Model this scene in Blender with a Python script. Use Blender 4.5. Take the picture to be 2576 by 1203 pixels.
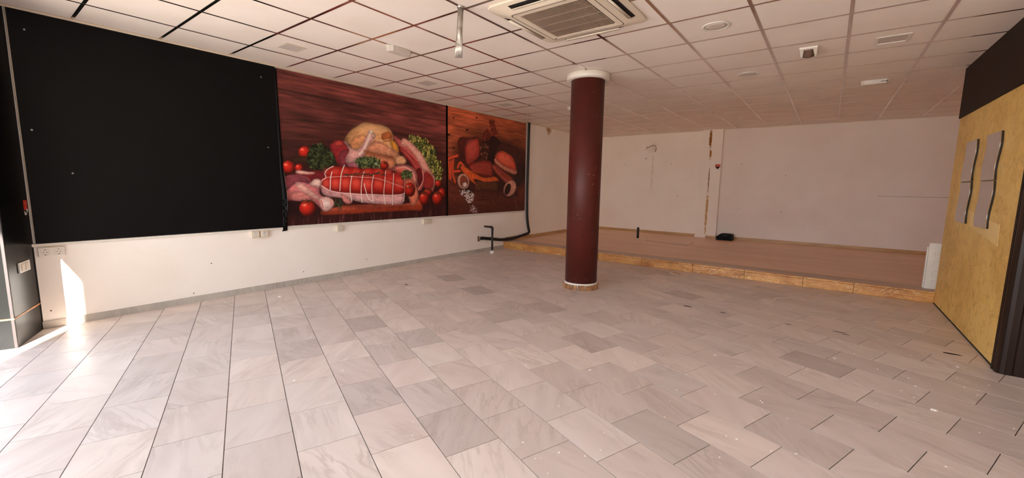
import bpy, bmesh, math, random
import numpy as np
from mathutils import Vector, Matrix

# ------------------------------------------------------------------ scene, camera, light
sc = bpy.context.scene
for o in list(bpy.data.objects):
    bpy.data.objects.remove(o, do_unlink=True)
COL = sc.collection
random.seed(7)

F_PX, YAW, PITCH, ROLL = 1051.058, -0.6447, -0.1273, -0.0157
CAM = Vector((0.0, 0.0, 1.2972))
_fw = Vector((math.sin(YAW) * math.cos(PITCH), math.cos(YAW) * math.cos(PITCH), math.sin(PITCH)))
_r = Vector((math.cos(YAW), -math.sin(YAW), 0))
_d = _fw.cross(_r)
R_RIGHT = math.cos(ROLL) * _r + math.sin(ROLL) * _d
R_DOWN = -math.sin(ROLL) * _r + math.cos(ROLL) * _d
cam_data = bpy.data.cameras.new('camera')
cam_data.sensor_fit = 'HORIZONTAL'
cam_data.sensor_width = 36.0
cam_data.lens = F_PX / 2576.0 * 36.0
cam_data.clip_start = 0.05
cam = bpy.data.objects.new('camera', cam_data)
COL.objects.link(cam)
cam.matrix_world = Matrix(((R_RIGHT.x, -R_DOWN.x, -_fw.x, CAM.x), (R_RIGHT.y, -R_DOWN.y, -_fw.y, CAM.y),
                           (R_RIGHT.z, -R_DOWN.z, -_fw.z, CAM.z), (0, 0, 0, 1)))
sc.camera = cam

# room measures (metres)
XW, XR, XE = -5.333, 1.094, 4.60          # left wall, ochre partition, far right wall
YS, YB = 6.797, 10.796                    # step front, back wall
ZC = 2.653                                # ceiling
ZP = 0.135                                # platform height
THF = math.radians(69.8)                  # shop front direction
F1 = Vector((-math.sin(THF), math.cos(THF), 0))
F2 = Vector((math.cos(THF), math.sin(THF), 0))
P0 = Vector((-4.865, 0.181, 0))
U_OPEN, Z_OPEN = 9.4, 2.15                # shop front opening


def fac(u, s, z=0.0):
    return P0 - F1 * u + F2 * s + Vector((0, 0, z))


# sun: direction the light travels
SUN = Vector((-0.826, 0.564, -0.51)).normalized()
world = bpy.data.worlds.new('world')
sc.world = world
world.use_nodes = True
wn = world.node_tree
bg = wn.nodes['Background']
# hazy daylight sky: paler and brighter towards the horizon
_tc = wn.nodes.new('ShaderNodeTexCoord')
_sp = wn.nodes.new('ShaderNodeSeparateXYZ')
wn.links.new(_tc.outputs['Generated'], _sp.inputs[0])
_cr = wn.nodes.new('ShaderNodeValToRGB')
_cr.color_ramp.elements[0].position = 0.0
_cr.color_ramp.elements[0].color = (1.36, 1.46, 1.53, 1)
_cr.color_ramp.elements[1].position = 0.75
_cr.color_ramp.elements[1].color = (0.47, 0.67, 0.95, 1)
wn.links.new(_sp.outputs['Z'], _cr.inputs['Fac'])
wn.links.new(_cr.outputs['Color'], bg.inputs['Color'])
bg.inputs['Strength'].default_value = 1.0
sun_data = bpy.data.lights.new('sun', 'SUN')
sun_data.energy = 15.0
sun_data.color = (1.0, 0.95, 0.88)
sun_data.angle = math.radians(0.45)
sun = bpy.data.objects.new('sun', sun_data)
COL.objects.link(sun)
sun.rotation_euler = SUN.to_track_quat('-Z', 'Y').to_euler()
sun.location = (0, -8, 12)
# sampling portal in the shop front opening (emits nothing itself)
por = bpy.data.lights.new('shop_front_portal', 'AREA')
por.shape = 'RECTANGLE'
por.size = U_OPEN
por.size_y = Z_OPEN
por.cycles.is_portal = True
po = bpy.data.objects.new('shop_front_portal', por)
COL.objects.link(po)
po.location = fac(U_OPEN / 2, -0.15, Z_OPEN / 2)
_m = Matrix((( -F1.x, 0, -F2.x), (-F1.y, 0, -F2.y), (0, 1, 0)))
po.rotation_euler = _m.to_euler()

sc.view_settings.view_transform = 'Standard'
sc.view_settings.look = 'None'
sc.view_settings.gamma = 1.0
sc.view_settings.use_curve_mapping = False
sc.view_settings.exposure = 2.07
sc.cycles.use_denoising = True
sc.cycles.max_bounces = 12
sc.cycles.diffuse_bounces = 9
sc.cycles.glossy_bounces = 3
sc.cycles.transmission_bounces = 2
sc.cycles.use_adaptive_sampling = True
sc.cycles.adaptive_threshold = 0.12
sc.cycles.sample_clamp_indirect = 6.0
sc.cycles.caustics_reflective = False
sc.cycles.caustics_refractive = False


# ------------------------------------------------------------------ helpers
def lin(c):
    out = []
    for v in c[:3]:
        v = v / 255.0
        out.append(v / 12.92 if v <= 0.04045 else ((v + 0.055) / 1.055) ** 2.4)
    return tuple(out) + (1.0,)


def tag(o, label=None, cat=None, group=None, kind=None):
    if label: o['label'] = label
    if cat: o['category'] = cat
    if group: o['group'] = group
    if kind: o['kind'] = kind
    return o


def empty(name, loc=(0, 0, 0), label=None, cat=None, group=None, kind=None, rz=0.0):
    o = bpy.data.objects.new(name, None)
    o.empty_display_size = 0.1
    COL.objects.link(o)
    o.location = loc
    o.rotation_euler = (0, 0, rz)
    return tag(o, label, cat, group, kind)


class MB:
    """collects shapes, links them as one mesh object"""

    def __init__(self):
        self.v, self.f, self.sm = [], [], []

    def add(self, v, f, smooth=False):
        n = len(self.v)
        self.v += [tuple(p) for p in v]
        self.f += [tuple(i + n for i in q) for q in f]
        self.sm += [smooth] * len(f)
        return self

    def box(self, a, b):
        (x0, y0, z0), (x1, y1, z1) = a, b
        v = [(x0, y0, z0), (x1, y0, z0), (x1, y1, z0), (x0, y1, z0), (x0, y0, z1), (x1, y0, z1), (x1, y1, z1), (x0, y1, z1)]
        return self.add(v, [(0, 3, 2, 1), (4, 5, 6, 7), (0, 1, 5, 4), (1, 2, 6, 5), (2, 3, 7, 6), (3, 0, 4, 7)])

    def fbox(self, u0, u1, s0, s1, z0, z1):
        q = [fac(u0, s0, z0), fac(u1, s0, z0), fac(u1, s1, z0), fac(u0, s1, z0)]
        return self.prism([(p.x, p.y) for p in q], z0, z1)

    def prism(self, poly, z0, z1, smooth=False):
        a = sum(poly[i][0] * poly[(i + 1) % len(poly)][1] - poly[(i + 1) % len(poly)][0] * poly[i][1] for i in range(len(poly)))
        if a < 0: poly = poly[::-1]
        n = len(poly)
        v = [(x, y, z0) for x, y in poly] + [(x, y, z1) for x, y in poly]
        self.add(v, [tuple(range(n))[::-1], tuple(range(n, 2 * n))])
        base = len(self.v) - 2 * n
        for i in range(n):
            self.f.append((base + i, base + (i + 1) % n, base + n + (i + 1) % n, base + n + i))
            self.sm.append(smooth)
        return self

    def rings(self, rings, caps=True, smooth=True, closed=True):
        n = len(rings[0]); v = [p for r in rings for p in r]; f = []
        for k in range(len(rings) - 1):
            for i in range(n if closed else n - 1):
                j = (i + 1) % n
                f.append((k * n + i, k * n + j, (k + 1) * n + j, (k + 1) * n + i))
        base = len(self.v)
        self.add(v, f, smooth)
        if caps:
            self.f.append(tuple(base + i for i in range(n))[::-1]); self.sm.append(False)
            m = base + (len(rings) - 1) * n
            self.f.append(tuple(m + i for i in range(n))); self.sm.append(False)
        return self

    def lathe(self, prof, c=(0, 0), n=32, caps=True, smooth=True):
        rg = [[(c[0] + r * math.cos(2 * math.pi * i / n), c[1] + r * math.sin(2 * math.pi * i / n), z) for i in range(n)] for r, z in prof]
        return self.rings(rg, caps, smooth)

    def tube(self, pts, r, n=10, smooth=True):
        pts = [Vector(p) for p in pts]; rg = []
        up = Vector((0, 0, 1))
        prev = None
        for i, p in enumerate(pts):
            d = (pts[min(i + 1, len(pts) - 1)] - pts[max(i - 1, 0)]).normalized()
            if prev is None:
                a = d.cross(up)
                if a.length < 1e-3: a = d.cross(Vector((1, 0, 0)))
            else:
                a = prev - d * prev.dot(d)
            a.normalize(); prev = a
            b = d.cross(a)
            rr = r[i] if isinstance(r, (list, tuple)) else r
            rg.append([p + rr * (math.cos(2 * math.pi * k / n) * a + math.sin(2 * math.pi * k / n) * b) for k in range(n)])
        return self.rings(rg, True, smooth)

    def build(self, name, mat, parent=None, label=None, cat=None, group=None, kind=None, bevel=0.0, seg=2, loc=None):
        me = bpy.data.meshes.new(name)
        me.from_pydata(self.v, [], self.f)
        me.polygons.foreach_set('use_smooth', self.sm)
        bm = bmesh.new(); bm.from_mesh(me)
        bmesh.ops.recalc_face_normals(bm, faces=bm.faces)
        if bevel:
            bmesh.ops.remove_doubles(bm, verts=bm.verts, dist=1e-5)
            es = [e for e in bm.edges if len(e.link_faces) == 2 and e.calc_face_angle(0) > 0.4]
            bmesh.ops.bevel(bm, geom=es, offset=bevel, segments=seg, affect='EDGES', profile=0.6)
        bm.to_mesh(me); bm.free()
        mats = mat if isinstance(mat, (list, tuple)) else [mat]
        for m in mats: me.materials.append(m)
        return self.link(me, name, parent, label, cat, group, kind, loc)

    @staticmethod
    def link(me, name, parent=None, label=None, cat=None, group=None, kind=None, loc=None):
        o = bpy.data.objects.new(name, me)
        COL.objects.link(o)
        if parent is not None:
            o.parent = parent
        if loc is not None: o.location = loc
        return tag(o, label, cat, group, kind)


def smooth_path(pts, n=6):
    pts = [Vector(p) for p in pts]; out = []
    for i in range(len(pts) - 1):
        p0, p1, p2, p3 = pts[max(i - 1, 0)], pts[i], pts[i + 1], pts[min(i + 2, len(pts) - 1)]
        for k in range(n):
            t = k / n
            out.append(0.5 * ((2 * p1) + (p2 - p0) * t + (2 * p0 - 5 * p1 + 4 * p2 - p3) * t * t + (3 * p1 - p0 - 3 * p2 + p3) * t ** 3))
    out.append(pts[-1])
    return out


def clip_poly(poly, a, b, c):
    """keep a*x + b*y <= c"""
    out = []
    for i in range(len(poly)):
        p, q = poly[i], poly[(i + 1) % len(poly)]
        dp, dq = a * p[0] + b * p[1] - c, a * q[0] + b * q[1] - c
        if dp <= 0: out.append(p)
        if dp * dq < 0:
            t = dp / (dp - dq)
            out.append((p[0] + t * (q[0] - p[0]), p[1] + t * (q[1] - p[1])))
    return out


def area(poly):
    return 0.5 * abs(sum(poly[i][0] * poly[(i + 1) % len(poly)][1] - poly[(i + 1) % len(poly)][0] * poly[i][1] for i in range(len(poly))))


def in_view(p, margin=0.0):
    q = Vector(p) - CAM
    z = q.dot(_fw)
    if z < 0.05: return None
    u, v = 1288 + F_PX * q.dot(R_RIGHT) / z, 601.5 + F_PX * q.dot(R_DOWN) / z
    return (u, v) if -margin < u < 2576 + margin and -margin < v < 1203 + margin else None


# ------------------------------------------------------------------ materials
def nodes(name):
    m = bpy.data.materials.new(name)
    m.use_nodes = True
    nt = m.node_tree
    b = nt.nodes['Principled BSDF']
    return m, nt, b


def N(nt, t, **kw):
    n = nt.nodes.new(t)
    for k, v in kw.items():
        if k in n.inputs: n.inputs[k].default_value = v
        else: setattr(n, k, v)
    return n


def mixc(nt, fac_, a, b, mode='MIX'):
    n = nt.nodes.new('ShaderNodeMix'); n.data_type = 'RGBA'; n.blend_type = mode
    for s, v in ((n.inputs[0], fac_), (n.inputs[6], a), (n.inputs[7], b)):
        if hasattr(v, 'links'): nt.links.new(v, s)
        else: s.default_value = v
    return n.outputs[2]


def ramp(nt, src, lo, hi, a=0.0, b=1.0):
    n = nt.nodes.new('ShaderNodeMapRange')
    nt.links.new(src, n.inputs[0])
    n.inputs[1].default_value, n.inputs[2].default_value = lo, hi
    n.inputs[3].default_value, n.inputs[4].default_value = a, b
    return n.outputs[0]


def math_(nt, op, a, b=0.0):
    n = nt.nodes.new('ShaderNodeMath'); n.operation = op
    for s, v in ((n.inputs[0], a), (n.inputs[1], b)):
        if hasattr(v, 'links'): nt.links.new(v, s)
        else: s.default_value = v
    return n.outputs[0]


def coords(nt, scale=(1, 1, 1), kind='Object', rot=(0, 0, 0)):
    if kind == 'World':
        src = nt.nodes.new('ShaderNodeNewGeometry').outputs['Position']
    else:
        src = nt.nodes.new('ShaderNodeTexCoord').outputs[kind]
    mp = nt.nodes.new('ShaderNodeMapping')
    mp.inputs['Scale'].default_value = scale
    mp.inputs['Rotation'].default_value = rot
    nt.links.new(src, mp.inputs['Vector'])
    return mp.outputs['Vector']


def noise(nt, vec, scale=5, detail=4, rough=0.55, dist=0.0):
    n = N(nt, 'ShaderNodeTexNoise')
    n.inputs['Scale'].default_value = scale
    n.inputs['Detail'].default_value = detail
    n.inputs['Roughness'].default_value = rough
    n.inputs['Distortion'].default_value = dist
    nt.links.new(vec, n.inputs['Vector'])
    return n.outputs['Fac']


def bump(nt, b, h, strength=0.2, dist=0.01):
    n = N(nt, 'ShaderNodeBump', Strength=strength, Distance=dist)
    nt.links.new(h, n.inputs['Height'])
    nt.links.new(n.outputs['Normal'], b.inputs['Normal'])


def mat(name, c, c2=None, scale=3.0, rough=0.6, metal=0.0, spec=0.5, stretch=(1, 1, 1), lo=0.35, hi=0.65, detail=4, bmp=0.0, kind='World', dist=0.0):
    m, nt, b = nodes(name)
    c2 = c2 or tuple(int(v * 0.94) for v in c)
    vec = coords(nt, stretch, kind)
    f = noise(nt, vec, scale, min(detail, 3), dist=dist)
    nt.links.new(mixc(nt, ramp(nt, f, lo, hi), lin(c), lin(c2)), b.inputs['Base Color'])
    b.inputs['Roughness'].default_value = rough
    b.inputs['Metallic'].default_value = metal
    b.inputs['Specular IOR Level'].default_value = spec
    if bmp: bump(nt, b, noise(nt, vec, scale * 6, 3), bmp)
    return m


def stain(nt, col, centre, radii, colour, strength=0.8, nscale=8.0, soft=0.5):
    """irregular blotch of its own colour at a place on a surface"""
    pos = nt.nodes.new('ShaderNodeNewGeometry').outputs['Position']
    s = nt.nodes.new('ShaderNodeVectorMath'); s.operation = 'SUBTRACT'
    nt.links.new(pos, s.inputs[0]); s.inputs[1].default_value = centre
    d = nt.nodes.new('ShaderNodeVectorMath'); d.operation = 'DIVIDE'
    nt.links.new(s.outputs[0], d.inputs[0]); d.inputs[1].default_value = radii
    l = nt.nodes.new('ShaderNodeVectorMath'); l.operation = 'LENGTH'
    nt.links.new(d.outputs[0], l.inputs[0])
    nz = noise(nt, pos, nscale, 5, 0.7)
    e = math_(nt, 'ADD', l.outputs['Value'], math_(nt, 'MULTIPLY', math_(nt, 'SUBTRACT', nz, 0.5), 2.4))
    return mixc(nt, ramp(nt, e, 1.0, 1.0 - soft, 0.0, strength), col, lin(colour))


def painted(name, c, c2, stains=(), rough=0.75, scale=1.3):
    m, nt, b = nodes(name)
    vec = coords(nt, (1, 1, 1), 'World')
    col = mixc(nt, ramp(nt, noise(nt, vec, scale, 3), 0.35, 0.7), lin(c), lin(c2))
    for s in stains: col = stain(nt, col, *s)
    nt.links.new(col, b.inputs['Base Color'])
    b.inputs['Roughness'].default_value = rough
    b.inputs['Specular IOR Level'].default_value = 0.3
    bump(nt, b, noise(nt, vec, 60, 1), 0.08, 0.004)
    return m


def marble(name, c, c2, vein, rough=0.36, tone=True):
    m, nt, b = nodes(name)
    tc = nt.nodes.new('ShaderNodeTexCoord').outputs['Object']
    oi = nt.nodes.new('ShaderNodeObjectInfo')
    geo = nt.nodes.new('ShaderNodeNewGeometry')
    rnd = math_(nt, 'FRACT', math_(nt, 'ADD', oi.outputs['Random'], geo.outputs['Random Per Island']))
    off = nt.nodes.new('ShaderNodeCombineXYZ')
    nt.links.new(math_(nt, 'MULTIPLY', rnd, 91.0), off.inputs[0])
    nt.links.new(math_(nt, 'MULTIPLY', rnd, 37.0), off.inputs[2])
    rot = nt.nodes.new('ShaderNodeVectorRotate'); rot.rotation_type = 'Z_AXIS'
    nt.links.new(tc, rot.inputs['Vector'])
    nt.links.new(math_(nt, 'MULTIPLY', math_(nt, 'SUBTRACT', math_(nt, 'FRACT', math_(nt, 'MULTIPLY', rnd, 17.0)), 0.5), 1.5), rot.inputs['Angle'])
    add = nt.nodes.new('ShaderNodeVectorMath'); add.operation = 'ADD'
    nt.links.new(rot.outputs[0], add.inputs[0]); nt.links.new(off.outputs[0], add.inputs[1])
    mp = nt.nodes.new('ShaderNodeMapping'); mp.inputs['Scale'].default_value = (1.4, 7.0, 1.0)
    nt.links.new(add.outputs[0], mp.inputs['Vector'])
    soft = noise(nt, mp.outputs[0], 1.1, 2, 0.45, 0.3)
    col = mixc(nt, ramp(nt, soft, 0.25, 0.85), lin(c), lin(c2))
    v2 = noise(nt, mp.outputs[0], 1.5, 5, 0.6, 0.5)
    line = ramp(nt, math_(nt, 'ABSOLUTE', math_(nt, 'SUBTRACT', v2, 0.5)), 0.0, 0.06, 1.0, 0.0)
    amt = math_(nt, 'MULTIPLY', line, ramp(nt, noise(nt, add.outputs[0], 2.2, 2), 0.42, 0.72, 0.0, 0.45))
    col = mixc(nt, amt, col, lin(vein))
    if tone:
        r2 = math_(nt, 'FRACT', math_(nt, 'MULTIPLY', rnd, 53.0))
        val = ramp(nt, r2, 0, 1, 0.93, 1.04)
        hs = nt.nodes.new('ShaderNodeHueSaturation')
        nt.links.new(col, hs.inputs['Color']); nt.links.new(val, hs.inputs['Value'])
        nt.links.new(ramp(nt, math_(nt, 'FRACT', math_(nt, 'MULTIPLY', rnd, 29.0)), 0, 1, 0.92, 1.12), hs.inputs['Saturation'])
        col = mixc(nt, 1.0, hs.outputs[0], oi.outputs['Color'], 'MULTIPLY')
    nt.links.new(col, b.inputs['Base Color'])
    nt.links.new(ramp(nt, noise(nt, add.outputs[0], 5, 3), 0.3, 0.7, rough - 0.05, rough + 0.12), b.inputs['Roughness'])
    b.inputs['Specular IOR Level'].default_value = 0.34
    return m


M = {}
M['wall'] = painted('cream_paint', (252, 246, 239), (248, 240, 231), [((XW, 1.15, 0.38), (0.1, 0.35, 0.3), (242, 231, 214), 0.4, 3.0, 0.9),
                                                                  ((XW, 8.45, 2.60), (0.1, 0.13, 0.12), (176, 122, 40), 0.9, 16.0, 0.6)])
M['wall_back_l'] = painted('cream_paint_back', (252, 243, 233), (247, 235, 223), [
    ((-3.66, YB, 1.8), (0.035, 0.1, 0.6), (196, 168, 138), 0.45, 5.0, 0.9), ((-3.68, YB, 2.3), (0.12, 0.1, 0.15), (214, 188, 160), 0.4, 6.0, 0.9)])
M['wall_back_r'] = painted('white_paint_back', (242, 230, 222), (236, 222, 213), [
    ((-0.8, YB, 0.7), (0.9, 0.1, 0.35), (228, 212, 202), 0.4, 3.0, 0.9)])
M['pilaster'] = painted('pilaster_paint', (250, 240, 230), (245, 232, 220), [
    ((-2.31, YB - 0.1, 2.45), (0.034, 0.2, 0.24), (150, 92, 34), 1.0, 14.0, 0.35), ((-2.29, YB - 0.1, 2.1), (0.03, 0.2, 0.14), (176, 120, 50), 1.0, 18.0, 0.4),
    ((-2.287, YB - 0.1, 1.5), (0.016, 0.2, 0.35), (128, 92, 44), 0.9, 20.0, 0.4), ((-2.285, YB - 0.1, 0.75), (0.03, 0.2, 0.6), (196, 148, 74), 0.9, 16.0, 0.4)])
M['wall_white'] = painted('white_paint', (232, 224, 214), (226, 216, 204))
M['ceiling'] = painted('ceiling_board', (245, 235, 227), (240, 228, 218), rough=0.85, scale=2.2)
M['tee'] = mat('polished_tee', (226, 214, 206), (212, 200, 192), rough=0.16, metal=1.0)
M['floor'] = marble('white_marble', (230, 216, 209), (211, 195, 187), (166, 150, 141))
M['grout'] = mat('grout', (120, 106, 96), (74, 64, 56), rough=0.9, scale=8)
M['skirt'] = marble('grey_marble', (198, 192, 182), (178, 172, 164), (140, 132, 124), rough=0.35)
M['deck'] = mat('platform_floor', (244, 204, 172), (232, 188, 154), scale=1.2, stretch=(0.6, 3, 1), rough=0.38)
M['tread'] = mat('tread_stone', (204, 174, 150), (186, 156, 132), scale=2, stretch=(0.6, 3, 1), rough=0.4)
M['black_vinyl'] = mat('black_vinyl', (12, 11, 10), (8, 7, 7), scale=0.8, rough=0.55, spec=0.15)
M['black_clad'] = mat('black_cladding', (10, 10, 9), (14, 14, 13), scale=3, rough=0.3, spec=0.12)
M['black'] = mat('black_plastic', (9, 8, 8), rough=0.6, spec=0.15)
M['rubber'] = mat('black_rubber', (26, 22, 21), rough=0.5, scale=20)
M['white_pl'] = mat('white_plastic', (236, 230, 220), rough=0.35)
M['ivory'] = mat('ivory_plastic', (226, 212, 190), (220, 204, 182), rough=0.4)
M['hole'] = mat('dark_hole', (40, 34, 30), rough=0.8)
M['steel'] = mat('galvanised_steel', (190, 184, 176), (150, 142, 134), scale=14, rough=0.35, metal=0.9)
M['brown_post'] = mat('dark_brown_wood', (44, 28, 20), (30, 18, 13), scale=3, stretch=(14, 14, 0.6), rough=0.35, spec=0.2)
M['header'] = mat('dark_wood_panel', (38, 22, 13), (27, 15, 9), scale=3, stretch=(12, 12, 0.7), rough=0.6, spec=0.15)
M['mirror'] = mat('mirror_silver', (214, 208, 204), (208, 202, 198), rough=0.04, metal=1.0)
M['mirror_edge'] = mat('mirror_edge_board', (40, 28, 22), rough=0.6)
M['trim_brown'] = mat('brown_edging', (36, 24, 21), (28, 18, 16), rough=0.6, scale=20)
M['tape'] = mat('orange_wood_strip', (206, 136, 62), (170, 104, 44), scale=18, rough=0.5)
M['metal_trim'] = mat('dull_metal_trim', (150, 138, 124), rough=0.35, metal=0.6)
M['pavement'] = mat('pavement', (196, 188, 178), (182, 174, 164), scale=1.5, rough=0.85)
M['stucco'] = mat('sun_block_stucco', (214, 204, 186), (204, 192, 174), scale=2, rough=0.9)
M['red'] = mat('red_print', (200, 40, 28), rough=0.5)
M['orange_red'] = mat('orange_print', (216, 92, 60), rough=0.5)
M['vent'] = mat('vent_grey', (206, 196, 188), (196, 186, 178), scale=60, rough=0.7)
M['lens'] = mat('sensor_lens', (128, 104, 90), rough=0.3)
M['slot'] = mat('vent_slot_dark', (24, 18, 17), rough=0.6)
M['diffuser'] = mat('frosted_diffuser', (222, 212, 202), rough=0.4)
M['ac'] = mat('air_conditioner_plastic', (232, 220, 200), (226, 212, 192), rough=0.4)
M['ac_grille'] = mat('grille_plastic', (190, 168, 150), rough=0.5)
M['ac_dark'] = mat('filter_brown', (58, 38, 29), rough=0.8)
M['copper'] = mat('brass_fitting', (150, 112, 66), (110, 84, 56), rough=0.4, metal=0.7, scale=30)
M['debris'] = mat('broken_plaster', (206, 176, 146), (170, 138, 110), scale=30, rough=0.9)
M['speck'] = mat('plaster_speck', (240, 232, 224), rough=0.9)


def ochre_wall():
    m, nt, b = nodes('ochre_marbled_vinyl')
    v = coords(nt, (1, 1, 1), 'World')
    n1 = noise(nt, v, 1.6, 5, 0.6, 0.4)
    n2 = noise(nt, v, 7.0, 6, 0.68, 1.6)
    n3 = noise(nt, v, 18.0, 5, 0.6, 0.8)
    col = mixc(nt, ramp(nt, n1, 0.36, 0.66), lin((244, 206, 120)), lin((230, 186, 100)))
    col = mixc(nt, ramp(nt, n2, 0.52, 0.70, 0, 0.8), col, lin((182, 138, 62)))
    ln = ramp(nt, math_(nt, 'ABSOLUTE', math_(nt, 'SUBTRACT', n2, 0.5)), 0.0, 0.016, 1.0, 0.0)
    col = mixc(nt, math_(nt, 'MULTIPLY', ln, ramp(nt, n1, 0.42, 0.6, 0.0, 0.85)), col, lin((154, 112, 48)))
    col = mixc(nt, ramp(nt, n3, 0.58, 0.75, 0, 0.3), col, lin((250, 220, 146)))
    nt.links.new(col, b.inputs['Base Color'])
    b.inputs['Roughness'].default_value = 0.45
    return m


def ochre_stone():
    m, nt, b = nodes('ochre_step_stone')
    v = coords(nt, (0.5, 1, 1.3), 'World')
    n1 = noise(nt, v, 5.0, 6, 0.6, 0.8)
    n2 = noise(nt, v, 6.5, 5, 0.6, 2.2)
    n3 = noise(nt, v, 2.0, 2)
    n4 = noise(nt, v, 9.0, 6, 0.7, 0.6)
    col = mixc(nt, ramp(nt, n1, 0.32, 0.7), lin((226, 168, 98)), lin((170, 104, 46)))
    ln = ramp(nt, math_(nt, 'ABSOLUTE', math_(nt, 'SUBTRACT', n2, 0.5)), 0.0, 0.018, 1.0, 0.0)
    col = mixc(nt, math_(nt, 'MULTIPLY', ln, ramp(nt, n3, 0.42, 0.58, 0, 0.9)), col, lin((250, 222, 172)))
    col = mixc(nt, ramp(nt, n4, 0.56, 0.72, 0, 0.75), col, lin((104, 58, 26)))
    nt.links.new(col, b.inputs['Base Color'])
    b.inputs['Roughness'].default_value = 0.35
    return m


def column_paint():
    m, nt, b = nodes('column_brown_paint')
    v = coords(nt, (1, 1, 1), 'World')
    col = mixc(nt, ramp(nt, noise(nt, v, 2.0, 4), 0.3, 0.7), lin((88, 32, 25)), lin((74, 27, 21)))
    vo = N(nt, 'ShaderNodeTexVoronoi'); vo.inputs['Scale'].default_value = 20.0
    nt.links.new(v, vo.inputs['Vector'])
    dots = math_(nt, 'MULTIPLY', ramp(nt, vo.outputs['Distance'], 0.06, 0.11, 1.0, 0.0), ramp(nt, noise(nt, v, 3.1, 2), 0.50, 0.58))
    col = mixc(nt, dots, col, lin((210, 180, 160)))
    nt.links.new(col, b.inputs['Base Color'])
    b.inputs['Specular IOR Level'].default_value = 0.3
    b.inputs['Roughness'].default_value = 0.45
    return m


def oi_mix(nt, a, b):
    oi = nt.nodes.new('ShaderNodeObjectInfo')
    return mixc(nt, oi.outputs['Random'], lin(a), lin(b))


def plinth_stone():
    m, nt, b = nodes('column_base_stone')
    v = coords(nt, (1, 1, 0.35), 'World')
    n1 = noise(nt, v, 16, 5, 0.6, 1.0)
    col = mixc(nt, ramp(nt, n1, 0.34, 0.66), oi_mix(nt, (214, 160, 112), (150, 98, 58)), lin((112, 70, 38)))
    nt.links.new(col, b.inputs['Base Color'])
    b.inputs['Roughness'].default_value = 0.5
    return m


M['ochre'] = ochre_wall()
M['stone'] = ochre_stone()
M['column'] = column_paint()
M['plinth'] = plinth_stone()
M['ochre_base'] = mat('ochre_skirting', (204, 164, 112), (184, 142, 92), scale=6, stretch=(0.4, 0.4, 3), rough=0.4)
M['patch'] = mat('ochre_pale_patch', (248, 218, 150), (240, 206, 136), scale=4, rough=0.5)
mm, nt_, b_ = nodes('printed_vinyl')
at_ = N(nt_, 'ShaderNodeAttribute'); at_.attribute_name = 'print'
nt_.links.new(at_.outputs['Color'], b_.inputs['Base Color'])
b_.inputs['Roughness'].default_value = 0.5
b_.inputs['Specular IOR Level'].default_value = 0.25
M['print'] = mm


def wm(o):
    m = o.matrix_basis.copy()
    return wm(o.parent) @ o.matrix_parent_inverse @ m if o.parent else m


_link = MB.link


def _link2(me, name, parent=None, label=None, cat=None, group=None, kind=None, loc=None):
    o = _link(me, name, parent, label, cat, group, kind, loc)
    if parent is not None:
        o.matrix_parent_inverse = wm(parent).inverted()
    return o


MB.link = staticmethod(_link2)

# ------------------------------------------------------------------ the shell
fa, fb_ = fac(-0.5, 0), fac(7.742, 0)
XA = 2.40                                 # right wall of the alcove behind the partition


def outline(ymax, xmax=XE, s=0.0):
    """room plan as half planes: keeps points inside"""
    q = fac(0, s)
    return [(-F2.x, -F2.y, -(F2.x * q.x + F2.y * q.y)), (-1, 0, -XW), (1, 0, xmax), (0, 1, ymax)]


def clipped(poly, planes):
    for a, b, c in planes:
        if len(poly) < 3: return []
        poly = clip_poly(poly, a, b, c)
    return poly if len(poly) >= 3 and area(poly) > 4e-4 else []


big = [(-9, -9), (9, -9), (9, 14), (-9, 14)]
FLOOR = clipped(big, outline(YS + 0.03, s=-0.32))
CEIL = clipped(big, outline(YB + 0.05, s=-0.3))

# floor: bed with every marble tile on it
floor = MB().prism(FLOOR, -0.06, -0.0035).build('floor', M['grout'], kind='structure')
floor['label'] = 'polished white marble tile floor laid askew to the walls'
TT = math.radians(69.6)
t1, t2 = Vector((-math.sin(TT), math.cos(TT), 0)), Vector((math.cos(TT), math.sin(TT), 0))
ROW, PITCHT, DRIFT, T0 = 0.2985, 0.3975, -0.0035, 0.1542
TONE = {(11, 12): 0.72, (11, 10): 0.75, (6, 9): 0.82, (4, 8): 0.82, (5, 5): 0.86, (6, 4): 0.8, (9, 2): 0.82, (2, 7): 0.9, (7, 7): 0.86, (10, 8): 0.8,
        (12, 8): 0.82, (11, 5): 0.85, (7, 8): 1.07, (5, 7): 1.08, (12, 6): 1.08, (9, 5): 1.1, (8, 6): 1.07, (10, 5): 1.06, (5, 3): 1.05, (4, 4): 1.06,
        (4, 5): 1.06, (0, 9): 1.06, (18, 7): 0.82, (11, 2): 1.0, (14, 2): 1.08, (15, 2): 0.8, (14, 1): 1.05, (15, 5): 0.9, (13, 6): 0.88, (0, 7): 1.04,
        (1, 5): 1.06, (4, 9): 0.93, (6, 7): 0.92, (11, 4): 1.05, (6, 6): 1.0, (5, 10): 0.9, (8, 3): 1.0, (13, 4): 1.04, (12, 3): 1.03}
GAP = 0.0021
planes = outline(YS, s=-0.3)
tiles = []
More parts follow.
